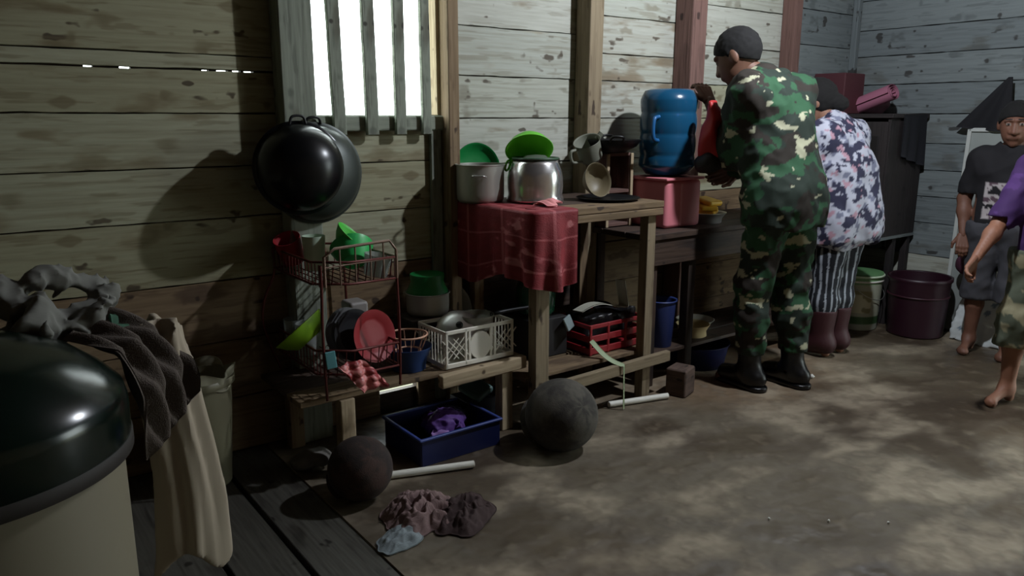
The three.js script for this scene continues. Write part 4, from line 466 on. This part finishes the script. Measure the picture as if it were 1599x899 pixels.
function person(o) {
  const t = thing('person', o.label, 'person', o.pos, o.turn), J = o.J, s = o.s, f = o.fat || 1, bones = [];
  const cL = lp(J.shL, J.shR, 0.22), cR = lp(J.shL, J.shR, 0.78), dn = (p, k) => [p[0], p[1] - k * s, p[2]];
  const torso = [[J.hipL, dn(cL, 0.1), 0.1 * s * f, 0.088 * s * f], [J.hipR, dn(cR, 0.1), 0.1 * s * f, 0.088 * s * f], [J.pelvis, J.chest, 0.115 * s * f, 0.115 * s * f], [J.shL, J.shR, 0.06 * s, 0.06 * s], [dn(cL, 0.06), dn(cR, 0.06), 0.085 * s, 0.085 * s], [J.chest, J.neck, 0.09 * s, 0.065 * s]];
  const arm = (k) => [[J['sh' + k], J['el' + k], 0.052 * s, 0.041 * s], [J['el' + k], lp(J['el' + k], J['wr' + k], 0.35), 0.041 * s, 0.041 * s], [lp(J['el' + k], J['wr' + k], 0.35), J['wr' + k], 0.041 * s, 0.026 * s]];
  const leg = (k) => [[J['hip' + k], J['kn' + k], 0.088 * s * f, 0.056 * s], [J['kn' + k], lp(J['kn' + k], J['an' + k], 0.35), 0.055 * s, 0.056 * s], [lp(J['kn' + k], J['an' + k], 0.35), J['an' + k], 0.056 * s, 0.036 * s]];
  const toe = (k) => add(J['an' + k], [0, -J['an' + k][1] + 0.025 * s, -0.15 * s]), heel = (k) => add(J['an' + k], [0, -J['an' + k][1] + 0.03 * s, 0.035 * s]);
  bones.push(...torso, [J.neck, J.head, 0.058 * s, 0.05 * s]); for (const k of ['L', 'R']) { bones.push(...arm(k), ...leg(k)); bones.push([J['an' + k], heel(k), 0.036 * s, 0.03 * s], [J['an' + k], toe(k), 0.036 * s, 0.022 * s], [add(toe(k), [-0.02 * s, 0, 0]), add(toe(k), [0.025 * s, 0, 0.02]), 0.02 * s, 0.02 * s]); }
  const F = boneField(bones, 0.035 * s), [lo, hi] = boundsOf(bones, 0.03), sk = new THREE.Color(o.skin), solid = (x, y, z, c) => c.copy(sk);
  const pieces = [iso(F, lo, hi, 0.0125, solid)], H = headGeo(J.head, o.hs || s, o.yaw || 0, o.pitch || 0, o.skin, o.roll || 0); pieces.push(H.g);
  for (const k of ['L', 'R']) { const hb = hand(J['wr' + k], J['el' + k], s, o.curl || 0.5, k === 'L' ? -1 : 1, (o.palm && o.palm[k]) || [0, -1, 0]), hf = boneField(hb, 0.006), [a, b] = boundsOf(hb, 0.01); pieces.push(iso(hf, a, b, 0.0035, solid)); }
  part(t, 'body', pieces.map((g) => g), skinMat);
  const hg = H.hair(...o.hair); part(t, 'hair', hg, M(o.hairColor || 0x070606, 0.9));
  const cloth = (name, list, grow, cut, color, cell = 0.011, wr = 0.006, freq = 11, k = 0.05) => { const bf = boneField(list, k * s), [a, b] = boundsOf(list, grow + 0.03); part(t, name, iso((x, y, z) => Math.max(bf(x, y, z) - grow + wr * n3(x * freq, y * freq * 0.7, z * freq) + wr * 1.5 * (Math.abs(n3(x * freq * 1.3 + y * 5, y * freq * 1.1, z * freq * 1.3 + 5)) - 0.2) + wr * 0.5 * n3(x * freq * 2.9, y * freq * 2, z * freq * 2.9), cut(x, y, z)), a, b, cell, color), clothMat); };
  o.dress({ t, J, s, torso, arm, leg, toe, heel, cloth, lp, H }); return t;
}
const shortHair = [(X, Y, Z, d) => Math.max(d, 0.055 - (Z + 0.09) * 0.62 - Y, Z < -0.02 && Math.abs(X) > 0.06 ? 0.02 - Y : -1)];
const C = (h) => new THREE.Color(h);
const camoC = { d: C(0x1e2b22), m: C(0x275034), b: C(0x262019), p: C(0xa9a98e) };
const camo = (x, y, z, c) => { const a = fbm3(x * 6, y * 9, z * 6, 3), b = fbm3(x * 7 + 7, y * 10, z * 7 + 2, 3), e = fbm3(x * 10 + 3, y * 17, z * 10 + 9, 3); c.copy(a > 0.0 ? camoC.m : camoC.d); if (b > 0.09) c.copy(camoC.b); if (e > 0.215) c.copy(camoC.p); };
person({ label: 'man in camouflage uniform and black boots bending over the counter', pos: [-1.83, 0, 0.66], turn: 0, s: 1, skin: 0x6b4a3a, yaw: 0.3, pitch: 0.42, hs: 1.02,
  J: { pelvis: [0, 0.93, 0], hipL: [-0.085, 0.9, 0], hipR: [0.085, 0.9, 0.01], knL: [-0.11, 0.5, -0.05], knR: [0.1, 0.5, 0.01], anL: [-0.1, 0.09, -0.05], anR: [0.1, 0.09, 0.05], chest: [0, 1.2, -0.05], shL: [-0.17, 1.355, -0.1], shR: [0.165, 1.36, -0.09], neck: [-0.025, 1.405, -0.145], head: [-0.085, 1.515, -0.235], elL: [-0.115, 1.1, -0.21], wrL: [-0.04, 1.33, -0.42], elR: [0.25, 1.1, -0.14], wrR: [0.1, 1.0, -0.34] },
  hair: shortHair, palm: { L: [0.3, -0.2, -1], R: [-1, 0, 0] },
  dress: ({ t, J, s, torso, arm, leg, toe, heel, cloth }) => {
    cloth('shirt', [...torso, [J.pelvis, [0, 0.8, 0], 0.12, 0.12], [J.hipL, [-0.09, 0.78, 0], 0.095, 0.092], [J.hipR, [0.09, 0.78, 0.01], 0.095, 0.092], arm('L')[0], [J.elL, lp(J.elL, J.wrL, 0.25), 0.044, 0.042], ...arm('R')], 0.026, (x, y, z) => Math.max(0.77 + 0.012 * Math.sin(x * 25) - y, 0.075 - Math.hypot(x - J.head[0] * 0.8, y - 1.49, z - J.head[2] * 0.95)), camo, 0.0075, 0.011, 8, 0.06);
    cloth('collar', [[[-0.06, 1.425, -0.1], [0.05, 1.43, -0.09], 0.026, 0.026], [[-0.06, 1.425, -0.1], [-0.09, 1.415, -0.16], 0.026, 0.02], [[0.05, 1.43, -0.09], [0.05, 1.42, -0.16], 0.026, 0.02]], 0.004, () => -1, camo, 0.008, 0.003);
    cloth('trousers', [[J.pelvis, J.hipL, 0.12, 0.11], [J.pelvis, J.hipR, 0.12, 0.11], ...leg('L'), ...leg('R')], 0.02, (x, y, z) => Math.max(y - 0.9, 0.17 - y), camo, 0.0075, 0.013, 9, 0.05);
    const bm = M(0x0c0b0c, 0.35); for (const k of ['L', 'R']) { const an = J['an' + k], bb = [[lp(an, J['kn' + k], 0.42), add(an, [0, 0.0, 0]), 0.058, 0.05], [an, [an[0], 0.055, an[2] + 0.045], 0.05, 0.047], [[an[0], 0.06, an[2]], [an[0], 0.045, an[2] - 0.13], 0.052, 0.042]], bf = boneField(bb, 0.03), [a, b] = boundsOf(bb, 0.01); part(t, 'boot', iso((x, y, z) => Math.max(bf(x, y, z), 0.012 - y), a, b, 0.008), bm); const sb = boneField([[[an[0], 0.012, an[2] + 0.05], [an[0], 0.012, an[2] - 0.13], 0.048, 0.044]], 0.01); part(t, 'boot_sole', iso((x, y, z) => Math.max(sb(x, y, z), y - 0.026, 0.001 - y), [an[0] - 0.07, -0.008, an[2] - 0.24], [an[0] + 0.07, 0.04, an[2] + 0.12], 0.007), bm); }
    } });
const fl = { w: C(0xb2b4c2), n: C(0x2c2c44), p: C(0xb08a98), g: C(0x74778c) };
person({ label: 'woman in white and navy floral blouse and striped trousers', pos: [-1.13, 0, 0.52], turn: 0.12, s: 0.86, fat: 1.05, skin: 0x8a6450, yaw: 0.25, pitch: 0.35, hs: 0.93, hairColor: 0x0a0808,
  J: { pelvis: [0.02, 0.79, 0.03], hipL: [-0.07, 0.76, 0.03], hipR: [0.09, 0.76, 0.04], knL: [-0.06, 0.43, -0.01], knR: [0.07, 0.43, 0.01], anL: [-0.07, 0.08, 0.0], anR: [0.06, 0.08, 0.02], chest: [0.01, 1.03, 0.0], shL: [-0.155, 1.165, -0.05], shR: [0.165, 1.165, -0.03], neck: [0, 1.225, -0.08], head: [-0.01, 1.325, -0.16], elL: [-0.24, 0.96, -0.1], wrL: [-0.12, 0.86, -0.3], elR: [0.25, 0.95, -0.06], wrR: [0.12, 0.86, -0.28] },
  hair: [(X, Y, Z, d) => { const shell = Math.max(d, 0.05 - (Z + 0.085) * 1.0 - Y), bun = Math.hypot(X, Y + 0.045, Z - 0.115) - 0.045 + 0.006 * n3(X * 50, Y * 50, Z * 50); return smin(shell, bun, 0.03); }, 0.016],
  dress: ({ t, J, torso, arm, leg, cloth }) => {
    const floral = (x, y, z, c) => { const a = fbm3(x * 17, y * 17, z * 17, 3), b = fbm3(x * 24 + 4, y * 24, z * 24, 2); c.copy(a > -0.02 ? fl.w : fl.n); if (b > 0.16) c.copy(a > 0 ? fl.g : fl.n); if (b < -0.24) c.copy(fl.p); };
    cloth('blouse', [...torso, ...arm('L').slice(0, 2), ...arm('R').slice(0, 2), [[-0.06, 0.98, 0.0], [-0.06, 0.68, 0.0], 0.095, 0.11], [[0.06, 0.98, 0.03], [0.09, 0.68, 0.05], 0.095, 0.125]], 0.022, (x, y, z) => Math.max(0.6 + 0.03 * Math.sin(x * 20) - y, 0.07 - Math.hypot(x, y - 1.29, z + 0.13)), floral, 0.0095, 0.012, 8, 0.07);
    const s0 = C(0x11141c), s1 = C(0x9aa0a8); cloth('striped_trousers', [[J.pelvis, J.hipL, 0.1, 0.1], [J.pelvis, J.hipR, 0.1, 0.1], ...leg('L'), ...leg('R')], 0.024, (x, y, z) => Math.max(y - 0.66, 0.17 - y), (x, y, z, c) => { const k = x < 0.005 ? -0.065 : 0.07, th = Math.atan2(x - k, z); c.copy(Math.abs(((th * 7 / Math.PI) % 1 + 1) % 1 - 0.5) < 0.12 ? s1 : s0); }, 0.0065, 0.006, 9, 0.04);
    const rm = M(0x38151a, 0.6); for (const k of ['L', 'R']) { const an = J['an' + k], bb = [[[an[0], 0.25, an[2]], [an[0], 0.1, an[2]], 0.07, 0.055], [[an[0], 0.07, an[2] + 0.03], [an[0], 0.045, an[2] - 0.14], 0.052, 0.042]], bf = boneField(bb, 0.04), [a, b] = boundsOf(bb, 0.01); part(t, 'red_boot', iso((x, y, z) => Math.max(bf(x, y, z), 0.002 - y, y - 0.26), a, b, 0.008), rm, undefined); } } });
const kid = (h) => ({ pelvis: [0, 0.7, 0], hipL: [-0.065, 0.68, 0], hipR: [0.065, 0.68, 0], knL: [-0.08, 0.38, -0.02], knR: [0.08, 0.38, -0.01], anL: [-0.09, 0.07, 0.0], anR: [0.09, 0.07, 0.01], chest: [0, 0.93, -0.01], shL: [-0.135, 1.04, 0], shR: [0.135, 1.04, 0], neck: [0, 1.09, -0.01], head: [0, 1.215, -0.03], elL: [-0.19, 0.83, 0.0], wrL: [-0.17, 0.64, -0.08], elR: [0.2, 0.83, 0.02], wrR: [0.17, 0.64, -0.05], ...h });
person({ label: 'boy in black printed t-shirt and dark shorts facing the camera', pos: [-0.45, 0, 1.05], turn: 1.75, s: 0.76, skin: 0x6e4a3a, hs: 0.92, yaw: 0.15, pitch: 0.08, J: kid({}), hair: shortHair,
  dress: ({ J, torso, arm, leg, cloth }) => { const k = C(0x100e13), w = C(0xb0a8a8), r = C(0x5a4650);
    cloth('t_shirt', [...torso, arm('L')[0], arm('R')[0]], 0.02, (x, y, z) => Math.max(0.62 - y, 0.06 - Math.hypot(x, y - 1.14, z + 0.01), Math.abs(x) > 0.12 ? 0.86 - y : -1), (x, y, z, c) => { c.copy(k); if (z < 0 && Math.abs(x) < 0.085 && y > 0.74 && y < 0.93) { const n = fbm3(x * 22, y * 22, 4, 2); c.copy(n > 0.08 ? k : n < -0.16 ? r : w); } }, 0.0085, 0.008, 8, 0.05);
    const sc = C(0x3f3f44); cloth('shorts', [[J.pelvis, J.hipL, 0.09, 0.085], [J.pelvis, J.hipR, 0.09, 0.085], leg('L')[0], leg('R')[0], [J.knL, lp(J.knL, J.anL, 0.2), 0.055, 0.055], [J.knR, lp(J.knR, J.anR, 0.2), 0.055, 0.055]], 0.024, (x, y, z) => Math.max(y - 0.72, 0.3 - y), (x, y, z, c) => c.copy(sc), 0.01, 0.01, 9, 0.015); } });
person({ label: 'child in purple shirt at the right edge reaching forward', pos: [-1.13, 0, 1.52], turn: 1.4, s: 0.76, skin: 0x8a5e48, hs: 0.92, yaw: 0.1, pitch: 0.3, J: kid({ elR: [0.15, 0.82, -0.16], wrR: [0.13, 0.67, -0.34], elL: [-0.2, 0.84, -0.06], wrL: [-0.15, 0.7, -0.26], anR: [0.09, 0.07, -0.05], knR: [0.08, 0.38, -0.06] }), hair: shortHair, palm: { R: [-1, -0.3, 0], L: [1, -0.3, 0] },
  dress: ({ J, torso, arm, leg, cloth }) => { const k = C(0x3a1d52), q = C(0x4a2a66);
    cloth('purple_shirt', [...torso, arm('L')[0], arm('R')[0]], 0.024, (x, y, z) => Math.max(0.58 - y, 0.06 - Math.hypot(x, y - 1.14, z + 0.01), Math.abs(x) > 0.11 ? 0.84 - y : -1), (x, y, z, c) => c.copy(fbm3(x * 9, y * 9, z * 9) > 0.1 ? q : k), 0.0095, 0.01, 8, 0.05);
    const a = C(0x8a8468), b = C(0x4e5444); cloth('khaki_shorts', [[J.pelvis, J.hipL, 0.09, 0.085], [J.pelvis, J.hipR, 0.09, 0.085], leg('L')[0], leg('R')[0], [J.knL, lp(J.knL, J.anL, 0.25), 0.055, 0.055], [J.knR, lp(J.knR, J.anR, 0.25), 0.055, 0.055]], 0.026, (x, y, z) => Math.max(y - 0.7, 0.27 - y), (x, y, z, c) => c.copy(fbm3(x * 14, y * 14, z * 14) > 0.02 ? a : b), 0.01, 0.012, 9, 0.04); } });
{ const t = thing('red_bag', 'red plastic bag hanging beside the blue water jug', 'bag', [-2.0, 1.2, 0.38]);
  const g = (x, y, z) => { const h = (y + 0.13) / 0.26, w = mix(0.075, 0.03, sat(h)); return Math.max(Math.sqrt((x / w) ** 2 + (z / (w * 0.7)) ** 2) - 1, -1) * w * 0.6 + 0.02 * n3(x * 18, y * 12, z * 18); };
  part(t, 'bag_body', iso((x, y, z) => Math.max(g(x, y, z), -y - 0.13, y - 0.13), [-0.12, -0.15, -0.1], [0.12, 0.15, 0.1], 0.007), M(0xb02a2c, 0.5)); part(t, 'dark_base', iso((x, y, z) => Math.sqrt((x / 1.2) ** 2 + (y * 1.2) ** 2 + z * z) - 0.06 + 0.015 * n3(x * 20, y * 20, z * 20), [-0.1, -0.08, -0.09], [0.1, 0.08, 0.09], 0.008), M(0x151214, 0.6), [-0.02, -0.15, 0]); }
renderer.render(scene, camera);
